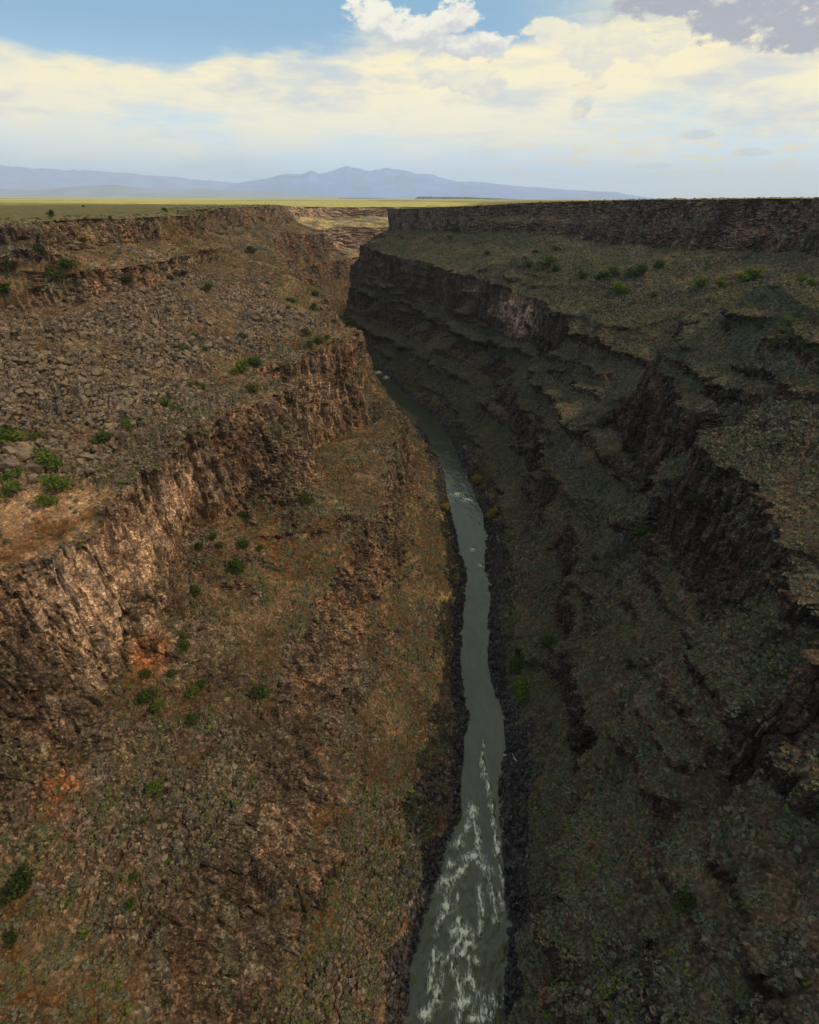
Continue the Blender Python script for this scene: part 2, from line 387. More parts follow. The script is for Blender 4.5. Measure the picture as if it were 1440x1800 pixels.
dz = rs * blk * (0.7 + 1.25 * bench)
blockrnd = r2
r1, r2, r3, ox, oy, ed = worley(wx / 1.15, wy / 1.15, 90)
blk2 = (r1 - 0.3) * 0.75 + (ox * (r2 - 0.5) + oy * (r3 - 0.5)) * 1.1 - 0.35 * (1 - sstep(0, 0.3, ed))
dz += (rs * 0.7 + bank * (1 - plate) * 1.5 + 0.5 * slope_m) * blk2 * 1.25
blockrnd2 = r2
dz += plate * 0.5 * fbm(GX / 9, GY / 9, GZ * 0, 3, 95) * sstep(0, 0.01, S - 8)
fadef = 1 - sstep(1500, 3500, dist)
dn *= fadef; dz *= fadef
N0x = N0[..., 0]; N0y = N0[..., 1]; N0z = N0[..., 2]
# the normals of a cliff lean on the horizontal
hl = np.sqrt(N0x ** 2 + N0y ** 2) + 1e-6
nx = np.where(rockm > 0.3, N0x / hl, N0x); ny = np.where(rockm > 0.3, N0y / hl, N0y); nz = np.where(rockm > 0.3, 0.15, N0z)
dn *= 1 - 0.75 * plate
PX = GX + dn * nx; PY = GY + dn * ny * (NR > 0); PZ = GZ + dn * nz + dz
PZ = np.where(S < 0.04, np.minimum(PZ, -0.3), PZ)
print('displaced', round(time.time() - T0, 1))

# ------------------------------------------------------------------ what the ground is made of (albedo per vertex), with the right wall's shade mixed in
def C(*c): return np.array(c, F32)
def lerp(a, b, t): return a * (1 - t[..., None]) + b * t[..., None]
N1 = normals(PX, PY, PZ)
st1 = 1 - np.abs(N1[..., 2])
n1 = fbm(PX / 42, PY / 42, PZ / 42, 4, 101)
n2 = fbm(PX / 11, PY / 11, PZ / 11, 4, 105)
n3 = fbm(PX / 2.6, PY / 2.6, PZ / 2.6, 3, 109)
lf = left.astype(F32)
one = np.ones((NR, NC), F32)
soilL = lerp(lerp(one[..., None] * C(.155, .105, .065), C(.23, .115, .050), sstep(-.1, .5, n1)), C(.23, .155, .100), sstep(-.3, .5, n2))
soilR = lerp(one[..., None] * C(.115, .090, .066), C(.155, .108, .070), sstep(-.3, .5, n2))  # duller than the left: the right wall's shade is put into its soil colour
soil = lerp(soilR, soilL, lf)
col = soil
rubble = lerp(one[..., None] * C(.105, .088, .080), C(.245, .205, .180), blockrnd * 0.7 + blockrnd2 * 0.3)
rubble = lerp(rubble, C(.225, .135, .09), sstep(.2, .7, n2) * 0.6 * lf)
rubble = lerp(rubble, rubble * 0.66, 1 - lf)  # right side rubble darkened, shade painted into the albedo
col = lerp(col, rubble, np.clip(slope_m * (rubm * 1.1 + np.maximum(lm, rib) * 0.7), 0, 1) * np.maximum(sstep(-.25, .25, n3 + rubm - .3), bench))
# low grey green ground plants
veg = sstep(-.05, .35, n3 + 0.5 * n1 + 0.25 * (1 - lf)) * slope_m * (1 - 0.6 * bench) * (1 - sandy * 0.8)
col = lerp(col, C(.088, .094, .064), veg * np.where(left, 0.55, 0.75))
# sand
col = lerp(col, C(.40, .255, .16), sandy * sstep(-.5, .2, n2))
# rock faces
rk = lerp(one[..., None] * C(.125, .100, .080), C(.19, .135, .105), colrnd)
red = sstep(-.15, .45, n2 + 0.5 * n1)
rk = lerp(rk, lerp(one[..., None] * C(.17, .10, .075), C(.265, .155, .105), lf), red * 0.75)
rk = lerp(rk, C(.165, .155, .115), sstep(.1, .5, fbm(PX / 5, PY / 5, PZ / 9, 3, 121)) * 0.7)        # lichen
def patch(Y, X, Z, ry, rx_, rz_):
    return np.exp(-(((PY - Y) / ry) ** 2 + ((PX - X) / rx_) ** 2 + ((PZ - Z) / rz_) ** 2) ** 2)
pink = patch(108, -75, 84, 19, 20, 24) + 0.8 * patch(150, -70, 90, 22, 20, 14) + 0.35 * patch(255, -45, 75, 60, 30, 30)
rk = lerp(rk, C(.56, .40, .31), np.clip(pink, 0, 1) * sstep(-.75, -.1, n3 + n2 * .7))
pinkR = patch(470, 85, 88, 40, 40, 18)
rk = lerp(rk, C(.44, .30, .235), np.clip(pinkR, 0, 1) * sstep(-.5, .2, n3 + n2 * .6))
rk = lerp(rk, rk * 0.50, (1 - lf) * (1 - .6 * (S > 7)) * (1 - np.clip(pinkR, 0, 1)))  # right wall rock darkened too, its shade carried by the colour
rk = lerp(rk, rk * C(.45, .45, .5), sstep(.05, .5, fbm(PX / 8, PY / 8, PZ / 40, 3, 131)) * (.7 - .6 * np.clip(pink + pinkR, 0, 1)))      # desert varnish
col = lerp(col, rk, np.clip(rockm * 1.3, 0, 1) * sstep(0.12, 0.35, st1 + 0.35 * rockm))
# orange scree under the pale wall
P_or = P(262, 1150, 66)
orng = patch(P_or[0], P_or[1], 66, 7, 5, 7) + 0.7 * patch(*P(110, 1400, 58), 6, 5, 6)
col = lerp(col, C(.60, .23, .085), np.clip(orng, 0, 1) * (1 - 0.5 * rockm) * sstep(-.7, 0, n3))
# bank boulders, nearly black
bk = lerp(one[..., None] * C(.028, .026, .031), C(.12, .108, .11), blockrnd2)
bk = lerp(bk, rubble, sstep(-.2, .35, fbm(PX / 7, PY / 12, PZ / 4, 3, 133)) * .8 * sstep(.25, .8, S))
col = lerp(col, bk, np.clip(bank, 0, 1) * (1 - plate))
# straw coloured strip at the water on the left
straw = (S > .7) * (1 - sstep(1.12, 1.3, S)) * sstep(.1, .4, n2 + .2) * sstep(150, 170, PY) * (1 - sstep(330, 420, PY))
col = lerp(col, C(.42, .30, .14), straw * np.where(left, .85, .5))
# plateau grass
pl = lerp(one[..., None] * C(.17, .15, .06), C(.30, .27, .09), sstep(-.3, .5, fbm(PX / 300, PY / 900, PZ * 0, 3, 141) + sstep(400, 1500, dist) * .5))
pl = lerp(pl, C(.26, .17, .10), sstep(.1, .5, n2) * (1 - sstep(0.002, .03, S - 8)) * .6)
pl = lerp(pl, C(.10, .105, .045), sstep(.1, .4, n3 + n2 * .5) * .6 * (1 - sstep(500, 1500, dist)))
col = lerp(col, pl, plate)
# far sunlit wall is thick with yellow brush
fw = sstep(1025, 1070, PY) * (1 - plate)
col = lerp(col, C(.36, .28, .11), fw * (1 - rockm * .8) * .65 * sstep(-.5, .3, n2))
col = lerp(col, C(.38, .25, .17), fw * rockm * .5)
rough_n = (1 + 0.34 * n3 * fadef + .25 * n2 * fadef)[..., None]
col = np.clip(col * rough_n, 0.01, 0.8)
print('coloured', round(time.time() - T0, 1))

# mesh
idx = np.arange(NR * NC, dtype=np.int32).reshape(NR, NC)
quads = np.stack([idx[:-1, :-1], idx[:-1, 1:], idx[1:, 1:], idx[1:, :-1]], -1).reshape(-1, 4)
V = np.stack([PX, PY, PZ], -1).reshape(-1, 3).astype(F32)
rgba = np.concatenate([col.reshape(-1, 3), np.ones((NR * NC, 1), F32)], 1)

mt, t = new_mat('canyon_ground')
at = t.n('ShaderNodeAttribute', attribute_name='albedo'); ra = t.n('ShaderNodeAttribute', attribute_name='rock')
geo = t.n('ShaderNodeNewGeometry')
nf = t.noise(geo.outputs['Position'], 1.1, 5, 0.65)
sc = t.n('ShaderNodeMapRange', inp={0: nf, 1: 0.25, 2: 0.75, 3: 0.55, 4: 1.45})
mpv = t.n('ShaderNodeMapping', inp={'Vector': geo.outputs['Position'], 'Scale': (1.25, 1.25, .22)})
vr = t.n('ShaderNodeTexVoronoi', inp={'Vector': t.n('ShaderNodeVectorMath', operation='ADD', inp={0: mpv.outputs[0], 1: t.n('ShaderNodeTexNoise', inp={'Vector': geo.outputs['Position'], 'Scale': .8}).outputs['Color']}).outputs[0], 'Scale': .95})
vs = t.n('ShaderNodeSeparateColor', inp={0: vr.outputs['Color']})
vr2 = t.n('ShaderNodeTexVoronoi', inp={'Vector': geo.outputs['Position'], 'Scale': 2.3})
vs2 = t.n('ShaderNodeSeparateColor', inp={0: vr2.outputs['Color']})
# single stones of many greys; the grain counts most where the ground is stony
g1 = t.m('POWER', vs.outputs[0], 1.6); g1 = t.m('ADD', t.m('MULTIPLY', g1, 1.15), .55)
g2 = t.m('ADD', t.m('MULTIPLY', t.m('POWER', vs2.outputs[0], 2.0), 1.2), .6)
gg = t.m('MULTIPLY', g1, g2)
gg = t.m('ADD', t.m('MULTIPLY', t.m('SUBTRACT', gg, 1.0), t.m('ADD', t.m('MULTIPLY', ra.outputs['Fac'], .5), .5)), 1.0)
cmul = t.n('ShaderNodeVectorMath', operation='SCALE', inp={0: at.outputs['Color'], 3: t.m('MULTIPLY', sc.outputs[0], gg)})
nf2 = t.noise(geo.outputs['Position'], 2.2, 6, 0.7)
nf3 = t.noise(mpv.outputs[0], 1.3, 5, .65)
hh_ = t.m('ADD', t.m('ADD', nf2, t.m('MULTIPLY', nf3, 1.2)), t.m('MULTIPLY', vs.outputs[1], .5))
bump = t.n('ShaderNodeBump', inp={'Strength': 1.0, 'Distance': 0.42, 'Height': hh_})
bs = t.n('ShaderNodeBsdfPrincipled', inp={'Base Color': cmul.outputs[0], 'Roughness': 0.92, 'Specular IOR Level': 0.15, 'Normal': bump.outputs[0]})
o_ = t.n('ShaderNodeOutputMaterial', inp={'Surface': bs.outputs[0]})
me = mesh_np('terrain', V, quads, False, mt, {'albedo': ('FLOAT_COLOR', rgba), 'rock': ('FLOAT', np.clip(rockm + rubm * slope_m + bank, 0, 1) * fadef)})
terrain = link('terrain', me); tag(terrain, 'rugged basalt canyon walls and grassy plateau around the river', None, None, 'structure')
del quads
print('terrain mesh', round(time.time() - T0, 1))

# ------------------------------------------------------------------ projection of the ground for planting by eye
d_ = V.astype(np.float64) - np.array([0, 0, H_CAM])
depth = d_[:, 1] * CP - d_[:, 2] * SP
vv = CV - FPX * (d_[:, 1] * SP + d_[:, 2] * CP) / np.where(depth > 1, depth, np.nan)
uu = CU + FPX * d_[:, 0] / np.where(depth > 1, depth, np.nan)
inview = (depth > 20) & (uu > -40) & (uu < 1480) & (vv > 0) & (vv < 1850)
vi = np.nonzero(inview)[0]
# coarse z-buffer of 3-pixel bins for occlusion
bw = 3.0
bu = ((uu[vi] + 60) / bw).astype(int); bv = ((vv[vi]) / bw).astype(int)
W_, H_ = 520, 640
zb = np.full(W_ * H_, 1e9); np.minimum.at(zb, bv * W_ + bu, depth[vi])
def visible(ids, tol=1.05):
    b = ((vv[ids]) / bw).astype(int) * W_ + ((uu[ids] + 60) / bw).astype(int)
    return depth[ids] < zb[np.clip(b, 0, W_ * H_ - 1)] * tol + 3
visi = vi[visible(vi)]
def pick(u, v):
    d2 = (uu[visi] - u) ** 2 + (vv[visi] - v) ** 2
    j = np.argmin(d2 + 0.02 * np.maximum(depth[visi] - 100, 0))
    return V[visi[j]].copy(), depth[visi[j]]
Sf = S.reshape(-1); leftf = left.reshape(-1); rubf = rubm.reshape(-1); vegf = veg.reshape(-1); rockf = rockm.reshape(-1)
benchf = bench.reshape(-1); bankf = bank.reshape(-1); sandf = sandy.reshape(-1); Nf = N1.reshape(-1, 3)
# area per vertex for even scattering
ax = np.gradient(PX, axis=1); az = np.gradient(PZ, axis=1); ay = np.gradient(GY, axis=0)
area = (np.sqrt(ax ** 2 + az ** 2) * np.abs(ay)).reshape(-1)
area = np.clip(area, 0, 400)
candid = (depth > 15) & (uu > -160) & (uu < 1600) & (vv > 200) & (vv < 2000) & (dist.reshape(-1) < 2600)

def scatter(weight, n):
    w_ = (weight * area * candid).astype(np.float64); w_ = np.nan_to_num(w_); w_ /= w_.sum()
    return np.searchsorted(np.cumsum(w_), rng.random(n)).clip(0, len(w_) - 1)

def merge(name, protos, pos, scl, rotz, tilt, colors, mat, smooth=False):
    """many small shapes as one mesh; protos: list of (verts, tris)"""
    Vs, Fs, Cs = [], [], []; off = 0
    k = rng.integers(0, len(protos), len(pos))
    for pi, (pv, pf) in enumerate(protos):
        m = np.nonzero(k == pi)[0]
        if len(m) == 0: continue
        c, s = np.cos(rotz[m]), np.sin(rotz[m])
        sv = pv[None] * scl[m][:, None, :]
        ct, s_t = np.cos(tilt[m])[:, None], np.sin(tilt[m])[:, None]
        y0 = sv[..., 1] * ct - sv[..., 2] * s_t; z0 = sv[..., 1] * s_t + sv[..., 2] * ct
        x = sv[..., 0] * c[:, None] - y0 * s[:, None]; y = sv[..., 0] * s[:, None] + y0 * c[:, None]
        vs = np.stack([x, y, z0], -1) + pos[m][:, None, :]
        Vs.append(vs.reshape(-1, 3)); nvp = len(pv)
        Fs.append((pf[None] + (np.arange(len(m)) * nvp)[:, None, None]).reshape(-1, 3) + off)
        Cs.append(np.repeat(colors[m], nvp, 0)); off += len(m) * nvp
    Vs = np.concatenate(Vs); Fs = np.concatenate(Fs); Cs = np.concatenate(Cs)
    Cs = np.concatenate([Cs, np.ones((len(Cs), 1))], 1)
    return mesh_np(name, Vs, Fs, smooth, mat, {'albedo': ('FLOAT_COLOR', Cs)}, 3)

def attr_mat(name, rough=0.9, scale=2.0, var=0.3, transl=0.0):
    m, t = new_mat(name)
    at = t.n('ShaderNodeAttribute', attribute_name='albedo'); geo = t.n('ShaderNodeNewGeometry')
    nf = t.noise(geo.outputs['Position'], scale, 4, 0.6)
    sc = t.n('ShaderNodeMapRange', inp={0: nf, 1: 0.25, 2: 0.75, 3: 1 - var, 4: 1 + var})
    cm = t.n('ShaderNodeVectorMath', operation='SCALE', inp={0: at.outputs['Color'], 3: sc.outputs[0]})
    b = t.n('ShaderNodeBsdfPrincipled', inp={'Base Color': cm.outputs[0], 'Roughness': rough, 'Specular IOR Level': 0.15})
    t.n('ShaderNodeOutputMaterial', inp={'Surface': b.outputs[0]})
    return m

def plain_mat(name, c, rough=0.9, scale=1.5, c2=None):
    m, t = new_mat(name)
    geo = t.n('ShaderNodeNewGeometry')
    oi = t.n('ShaderNodeObjectInfo')
    nf = t.noise(geo.outputs['Position'], scale, 4, 0.6)
    cc = t.mix(t.ss(nf, 0.3, 0.7), c, c2 or tuple(x * 1.6 for x in c))
    sc = t.n('ShaderNodeMapRange', inp={0: oi.outputs['Random'], 1: 0, 2: 1, 3: 0.75, 4: 1.25})
    cm = t.n('ShaderNodeVectorMath', operation='SCALE', inp={0: cc, 3: sc.outputs[0]})
    b = t.n('ShaderNodeBsdfPrincipled', inp={'Base Color': cm.outputs[0], 'Roughness': rough, 'Specular IOR Level': 0.15})
    t.n('ShaderNodeOutputMaterial', inp={'Surface': b.outputs[0]})
    return m

# --- angular rocks
def rock_proto(r):
    import bmesh
    bm = bmesh.new()
    pts = r.normal(size=(13, 3)); pts /= np.linalg.norm(pts, axis=1)[:, None]
    pts = np.clip(pts * np.array([1, .8, .65]) * (0.85 + 0.3 * r.random((13, 1))), -.72, .72)
    vs = [bm.verts.new(p) for p in pts]
    g = bmesh.ops.convex_hull(bm, input=vs)
    bmesh.ops.delete(bm, geom=[v for v in bm.verts if not v.link_faces], context='VERTS')
    bmesh.ops.triangulate(bm, faces=bm.faces[:])
    bm.verts.index_update()
    pv = np.array([v.co[:] for v in bm.verts]); pf = np.array([[v.index for v in f.verts] for f in bm.faces]); bm.free()
    return pv, pf
rocks = [rock_proto(np.random.default_rng(300 + i)) for i in range(9)]

def sage_proto(r, nleaf=16):
    V_, F_ = [], []
    for i in range(nleaf):
        d = r.normal(size=3); d[2] = abs(d[2]); d /= np.linalg.norm(d)
        c = d * (0.3 + 0.25 * r.random()) * np.array([1, 1, .8])
        a = r.normal(size=3); a /= np.linalg.norm(a); b = np.cross(a, d + 0.3 * r.normal(size=3)); b /= np.linalg.norm(b)
        s = 0.24 + 0.14 * r.random(); k = len(V_)
        V_ += [c + a * s, c - a * s * .5 + b * s * .8, c - a * s * .5 - b * s * .8]; F_.append([k, k + 1, k + 2])
    return np.array(V_), np.array(F_)
sages = [sage_proto(np.random.default_rng(400 + i)) for i in range(8)]

# sagebrush: uncountable
nS = int(150000)
d1 = dist.reshape(-1)
wS = ((Sf > 1.0) & (Sf < 8.02)) * (0.12 + vegf) * (1 - 0.85 * rockf) * (1 - .75 * benchf) * (1 - .7 * sandf) * np.where(leftf, 1.0, 1.25) * np.where((Sf < 2.1), 1.7, 1.0) * (150 / np.maximum(d1, 150)) ** 0.9
si = scatter(wS, nS)
sz = (0.55 + 0.75 * rng.random(nS) ** 1.6) * (1 + 0.5 * np.clip((d1[si] - 250) / 500, 0, 1))
green = rng.random(nS)[:, None]
sc_ = C(.095, .104, .068) * (1 - green) + C(.155, .160, .118) * green
yel = (rng.random(nS) < 0.16)[:, None]; sc_ = np.where(yel, C(.11, .14, .035), sc_)
dry = (rng.random(nS) < 0.10)[:, None]; sc_ = np.where(dry, C(.20, .15, .09), sc_)
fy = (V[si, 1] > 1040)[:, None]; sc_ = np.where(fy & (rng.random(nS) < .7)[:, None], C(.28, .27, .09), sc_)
sm = attr_mat('sage_leaf', .9, 4.0, .3)
me = merge('sagebrush', sages, V[si] - np.array([0, 0, .05]), np.stack([sz, sz, sz * .8], 1) * 1.25, rng.random(nS) * 6.28, np.zeros(nS), sc_, sm)
sg = link('sagebrush', me); tag(sg, 'low grey green sagebrush and tufts scattered over all the slopes', 'sagebrush', None, 'stuff')

# rubble: uncountable
nR_ = 60000
wR = ((Sf > 0.03) & (Sf < 8.0)) * (0.10 + rubf + 1.0 * benchf + 3.0 * bankf * (Sf < 1.3)) * (1 - .85 * rockf) * (150 / np.maximum(d1, 150)) ** 1.0
ri = scatter(wR, nR_)
rsz = 0.35 + 0.75 * rng.random(nR_) ** 3; rsz *= (1 + 0.9 * benchf[ri])
g = rng.random(nR_)[:, None]
rc = C(.12, .095, .075) * (1 - g) + C(.26, .205, .16) * g
rc = np.where((~leftf[ri])[:, None], rc * .8, rc)  # right side stones darkened to go with the shade painted there
bb = (bankf[ri] > .5)[:, None]; rc = np.where(bb, C(.03, .028, .034) * (1 - g) + C(.09, .083, .09) * g, rc)
rm = attr_mat('rubble_rock', .9, 1.5, .35)
me = merge('rubble', rocks, V[ri], np.stack([rsz, rsz * (0.7 + .5 * rng.random(nR_)), rsz * (.6 + .5 * rng.random(nR_))], 1), rng.random(nR_) * 6.28, rng.normal(size=nR_) * .5, rc, rm)
rb = link('rubble', me); tag(rb, 'loose angular stones littering the slopes and banks', 'rubble', None, 'stuff')
print('stuff', round(time.time() - T0, 1))

# --- the largest boulders, one object each
def rock_mesh(name, seed, mat, size):
    import bmesh
    r = np.random.default_rng(seed)
    pv, pf = rock_proto(r)
    bm = bmesh.new(); vs = [bm.verts.new(p) for p in pv]
    for f in pf: bm.faces.new([vs[i] for i in f])
    bmesh.ops.dissolve_limit(bm, angle_limit=0.2, verts=bm.verts[:], edges=bm.edges[:])
    bmesh.ops.bevel(bm, geom=bm.edges[:], offset=0.05, segments=1, affect='EDGES')
    me = bpy.data.meshes.new(name); bm.to_mesh(me); bm.free(); me.materials.append(mat)
    return me
m_tal = plain_mat('talus_rock', (.13, .10, .08), .9, .8, (.25, .20, .155))
m_bas = plain_mat('basalt_rock', (.028, .027, .033), .6, .8, (.075, .07, .08))
tal_me = [rock_mesh('boulder', 500 + i, m_tal, 1) for i in range(7)]
bas_me = [rock_mesh('boulder', 520 + i, m_bas, 1) for i in range(7)]
VISM = np.zeros(len(V), F32); VISM[visi] = 1
def boulders(weight, n, meshes, smin, smax, label, group):
    ids = scatter(weight * VISM, n)
    for k in ids:
        o = bpy.data.objects.new('boulder', meshes[rng.integers(len(meshes))]); coll.objects.link(o)
        s = smin + (smax - smin) * rng.random() ** 2
        o.location = V[k] + np.array([0, 0, s * .2]); o.scale = (s, s * rng.uniform(.7, 1.1), s * rng.uniform(.6, 1))
        o.rotation_euler = (rng.normal() * .3, rng.normal() * .3, rng.random() * 6.28)
        tag(o, label, 'boulder', group)
boulders(benchf * rubf * (d1 < 420), 200, tal_me, 1.8, 4.2, 'angular grey brown boulder lying in the broad talus field on the left bench', 'boulders of the left talus field')
boulders(((Sf > .1) & (Sf < 1.1) & leftf & (d1 < 420)) * 1.0, 50, bas_me, 1.0, 2.3, 'dark basalt boulder on the left bank of the river', 'dark boulders along the left bank')
boulders(((Sf > .1) & (Sf < 1.2) & ~leftf & (d1 < 420)) * 1.0, 70, bas_me, 1.0, 2.5, 'dark basalt boulder on the right bank of the river', 'dark boulders along the right bank')

# ------------------------------------------------------------------ bushes, one object each
def leaf_cloud(r, nblob, nleaf, leaf, flat=.75):
    V_, F_ = [], []
    bl = [(r.normal(size=3) * np.array([.17, .17, .10]) + np.array([0, 0, .42]), r.uniform(.26, .40)) for _ in range(nblob)]
    for i in range(nleaf):
        c, rad = bl[r.integers(nblob)]
        d = r.normal(size=3); d /= np.linalg.norm(d)
        p = c + d * rad * (r.random() ** .35) * np.array([1, 1, flat])
        if p[2] < .03: p[2] = .03 + .1 * r.random()
        a = r.normal(size=3); a /= np.linalg.norm(a); b = np.cross(a, r.normal(size=3)); b /= np.linalg.norm(b)
        s = leaf * r.uniform(.6, 1.3); k = len(V_)
        V_ += [p + a * s, p + b * s * .6, p - a * s, p - b * s * .6]; F_.append([k, k + 1, k + 2, k + 3])
    return np.array(V_), np.array(F_)
def stem_mesh(r, mat):
    import bmesh
    from mathutils import Vector, Matrix
    bm = bmesh.new()
    for i in range(5):
        a = r.random() * 6.28; tip = Vector((math.cos(a) * .28, math.sin(a) * .28, r.uniform(.4, .62)))
        base = Vector((math.cos(a) * .03, math.sin(a) * .03, -.08)); mid = (base + tip) / 2 + Vector((r.normal() * .04, r.normal() * .04, .03))
        rings = []
        for q, (p, rad) in enumerate(((base, .045), (mid, .028), (tip, .010))):
            rings.append([bm.verts.new(p + Vector((math.cos(h * 1.2566) * rad, math.sin(h * 1.2566) * rad, 0))) for h in range(5)])
        for q in range(2):
            for h in range(5): bm.faces.new((rings[q][h], rings[q][(h + 1) % 5], rings[q + 1][(h + 1) % 5], rings[q + 1][h]))
        bm.faces.new(rings[2])
    me = bpy.data.meshes.new('trunk'); bm.to_mesh(me); bm.free(); me.materials.append(mat)
    return me
m_bark = plain_mat('bark', (.10, .075, .055))
def leaf_mat(name, c1, c2):
    m, t = new_mat(name)
    geo = t.n('ShaderNodeNewGeometry')
    nf = t.noise(geo.outputs['Position'], 1.6, 3, 0.6)
    cc = t.mix(t.ss(nf, .3, .7), c1, c2)
    d = t.n('ShaderNodeBsdfPrincipled', inp={'Base Color': cc, 'Roughness': .7, 'Specular IOR Level': .2})
    tr = t.n('ShaderNodeBsdfTranslucent', inp={'Color': cc})
    mx = t.n('ShaderNodeMixShader', inp={0: .3, 1: d.outputs[0], 2: tr.outputs[0]})
    t.n('ShaderNodeOutputMaterial', inp={'Surface': mx.outputs[0]})
    return m
LM = {'bright': leaf_mat('leaf_bright', (.080, .13, .022), (.155, .21, .045)),
      'green': leaf_mat('leaf_green', (.050, .085, .022), (.095, .135, .038)),
      'dark': leaf_mat('leaf_dark', (.030, .055, .016), (.055, .085, .025)),
      'yellow': leaf_mat('leaf_yellow', (.28, .24, .04), (.42, .32, .06))}
BM = {}
for key in LM:
    BM[key] = []
    for i in range(3):
        v_, f_ = leaf_cloud(np.random.default_rng(600 + i + 10 * len(BM)), 7, 620, .075)
        BM[key].append((mesh_np('foliage', v_, f_, False, LM[key]), stem_mesh(np.random.default_rng(700 + i), m_bark)))
ORD = ['first', 'second', 'third', 'fourth', 'fifth', 'sixth', 'seventh', 'eighth', 'ninth', 'tenth', 'eleventh', 'twelfth', 'thirteenth', 'fourteenth']
WORD = {'bright': 'bright green', 'green': 'green', 'dark': 'dark green', 'yellow': 'yellow'}
ZONES = [
 ('on the sandy bench at the left edge', 'bushes on the sandy left bench', [(20,792,50,'bright'),(88,832,42,'bright'),(20,850,36,'bright'),(106,865,44,'bright'),(18,876,36,'bright'),(86,893,30,'bright'),(133,838,18,'green')]),
 ('along the lower edge of the left boulder field', 'bushes below the left boulder field', [(188,783,30,'green'),(64,776,18,'bright'),(228,757,22,'bright'),(82,757,18,'green'),(292,717,22,'bright'),(306,722,12,'bright'),(335,680,12,'bright'),(357,684,14,'bright')]),
 ('on the left slope above the middle cliff', 'bushes above the left middle cliff', [(440,691,20,'green'),(425,657,28,'bright'),(452,646,22,'green'),(440,642,18,'bright'),(412,660,14,'bright'),(427,595,14,'green')]),
 ('in the middle of the left boulder field', 'bushes inside the left boulder field', [(322,620,20,'bright'),(342,592,12,'bright'),(310,612,10,'bright'),(357,618,12,'bright'),(336,606,10,'bright')]),
 ('below the left rim cliff', 'bushes below the left rim', [(105,505,40,'green'),(118,480,24,'green'),(147,430,14,'green'),(8,480,32,'dark'),(10,520,28,'green'),(70,455,24,'dark'),(366,514,18,'green'),(220,500,16,'dark')]),
 ('on the plateau beside the left rim', 'bushes on the left rim', [(88,383,12,'dark'),(192,386,6,'dark'),(145,366,4,'dark'),(289,374,8,'dark'),(440,446,16,'dark')]),
 ('on the far left slope behind the square buttress', 'bushes on the far left slope', [(513,537,18,'green'),(510,550,14,'green'),(555,522,12,'green'),(550,545,12,'dark'),(535,592,16,'green')]),
 ('on top of the square cliff buttress', 'bushes on the square buttress', [(560,606,18,'green'),(545,612,14,'green'),(573,597,12,'green'),(610,574,14,'dark'),(596,578,8,'green'),(630,592,9,'green')]),
 ('on the ledge under the left middle cliff', 'bushes on the ledge under the middle cliff', [(535,890,24,'green'),(433,912,20,'dark'),(412,1008,28,'green'),(434,962,22,'green'),(458,968,14,'green'),(377,948,14,'green'),(388,965,14,'green'),(350,968,14,'dark'),(346,1048,20,'green')]),
 ('below the pale cliff face on the left', 'bushes below the pale cliff', [(322,1145,22,'green'),(323,1122,14,'bright'),(262,1194,22,'green'),(262,1232,32,'green'),(281,1248,26,'bright'),(343,1224,24,'bright'),(357,1210,22,'green'),(341,1273,24,'green'),(300,1190,16,'green')]),
 ('on the lower left slope among outcrops', 'bushes on the lower left slope', [(457,1229,28,'green'),(279,1394,30,'bright'),(45,1570,46,'dark'),(28,1655,22,'dark'),(240,1545,18,'green'),(232,1590,20,'green'),(294,1518,14,'bright'),(262,1450,12,'green')]),
 ('above the right bank near the lower river', 'bushes above the right bank', [(912,1221,38,'bright'),(905,1178,26,'green'),(960,1135,26,'green'),(940,1166,14,'green'),(1018,1120,24,'dark')]),
 ('among the dark outcrops of the right wall', 'bushes on the right wall', [(1222,883,30,'dark'),(1128,940,26,'green'),(1110,1175,20,'dark'),(1205,1590,34,'dark'),(1045,985,14,'dark')]),
 ('on the right bench under the rim cliff', 'bushes on the right bench', [(1228,508,30,'bright'),(1265,505,22,'bright'),(1300,495,26,'bright'),(1322,489,26,'bright'),(1062,490,22,'green'),(1080,486,22,'green'),(1108,485,24,'green'),(1128,484,22,'green'),(1090,512,26,'bright'),(1160,470,20,'green'),(1050,492,14,'green'),(1022,488,18,'green'),(1150,523,14,'green')]),
 ('on the slope above the right bluff', 'bushes above the right bluff', [(962,470,28,'green'),(925,470,16,'green'),(975,477,16,'green'),(940,446,10,'dark'),(977,440,10,'dark'),(800,410,14,'dark'),(790,420,10,'green'),(855,448,10,'dark')]),
 ('on the near right shoulder at the right edge', 'bushes on the near right shoulder', [(1385,570,20,'bright'),(1410,612,26,'bright'),(1435,620,22,'bright'),(1360,605,16,'green'),(1372,586,18,'bright'),(1425,500,14,'bright'),(1408,492,14,'bright'),(1320,560,14,'green'),(1330,577,16,'green'),(1315,540,10,'bright')]),
 ('in the recess beside the right bluff', 'bushes in the recess beside the bluff', [(935,555,16,'green'),(928,578,14,'dark'),(940,600,12,'dark')]),
 ('at the water edge in the middle distance', 'bushes at the water edge', [(838,848,20,'yellow'),(832,838,12,'green'),(864,908,20,'yellow'),(782,897,14,'yellow'),(778,883,10,'bright'),(848,862,12,'bright')]),
]
def bush(px, key, label, group):
    p, dep = pick(px[0], px[1])
    s = px[2] / FPX * dep * 1.05
    i = rng.integers(3); fm, sm_ = BM[key][i]
    r = bpy.data.objects.new('bush', None); coll.objects.link(r)
    r.location = p; r.rotation_euler = (0, 0, rng.random() * 6.28); r.scale = (s, s, s * rng.uniform(.8, 1.1))
    tag(r, label, 'bush', group)
    link('foliage', fm, r); link('trunk', sm_, r)
    r.empty_display_size = 0.2
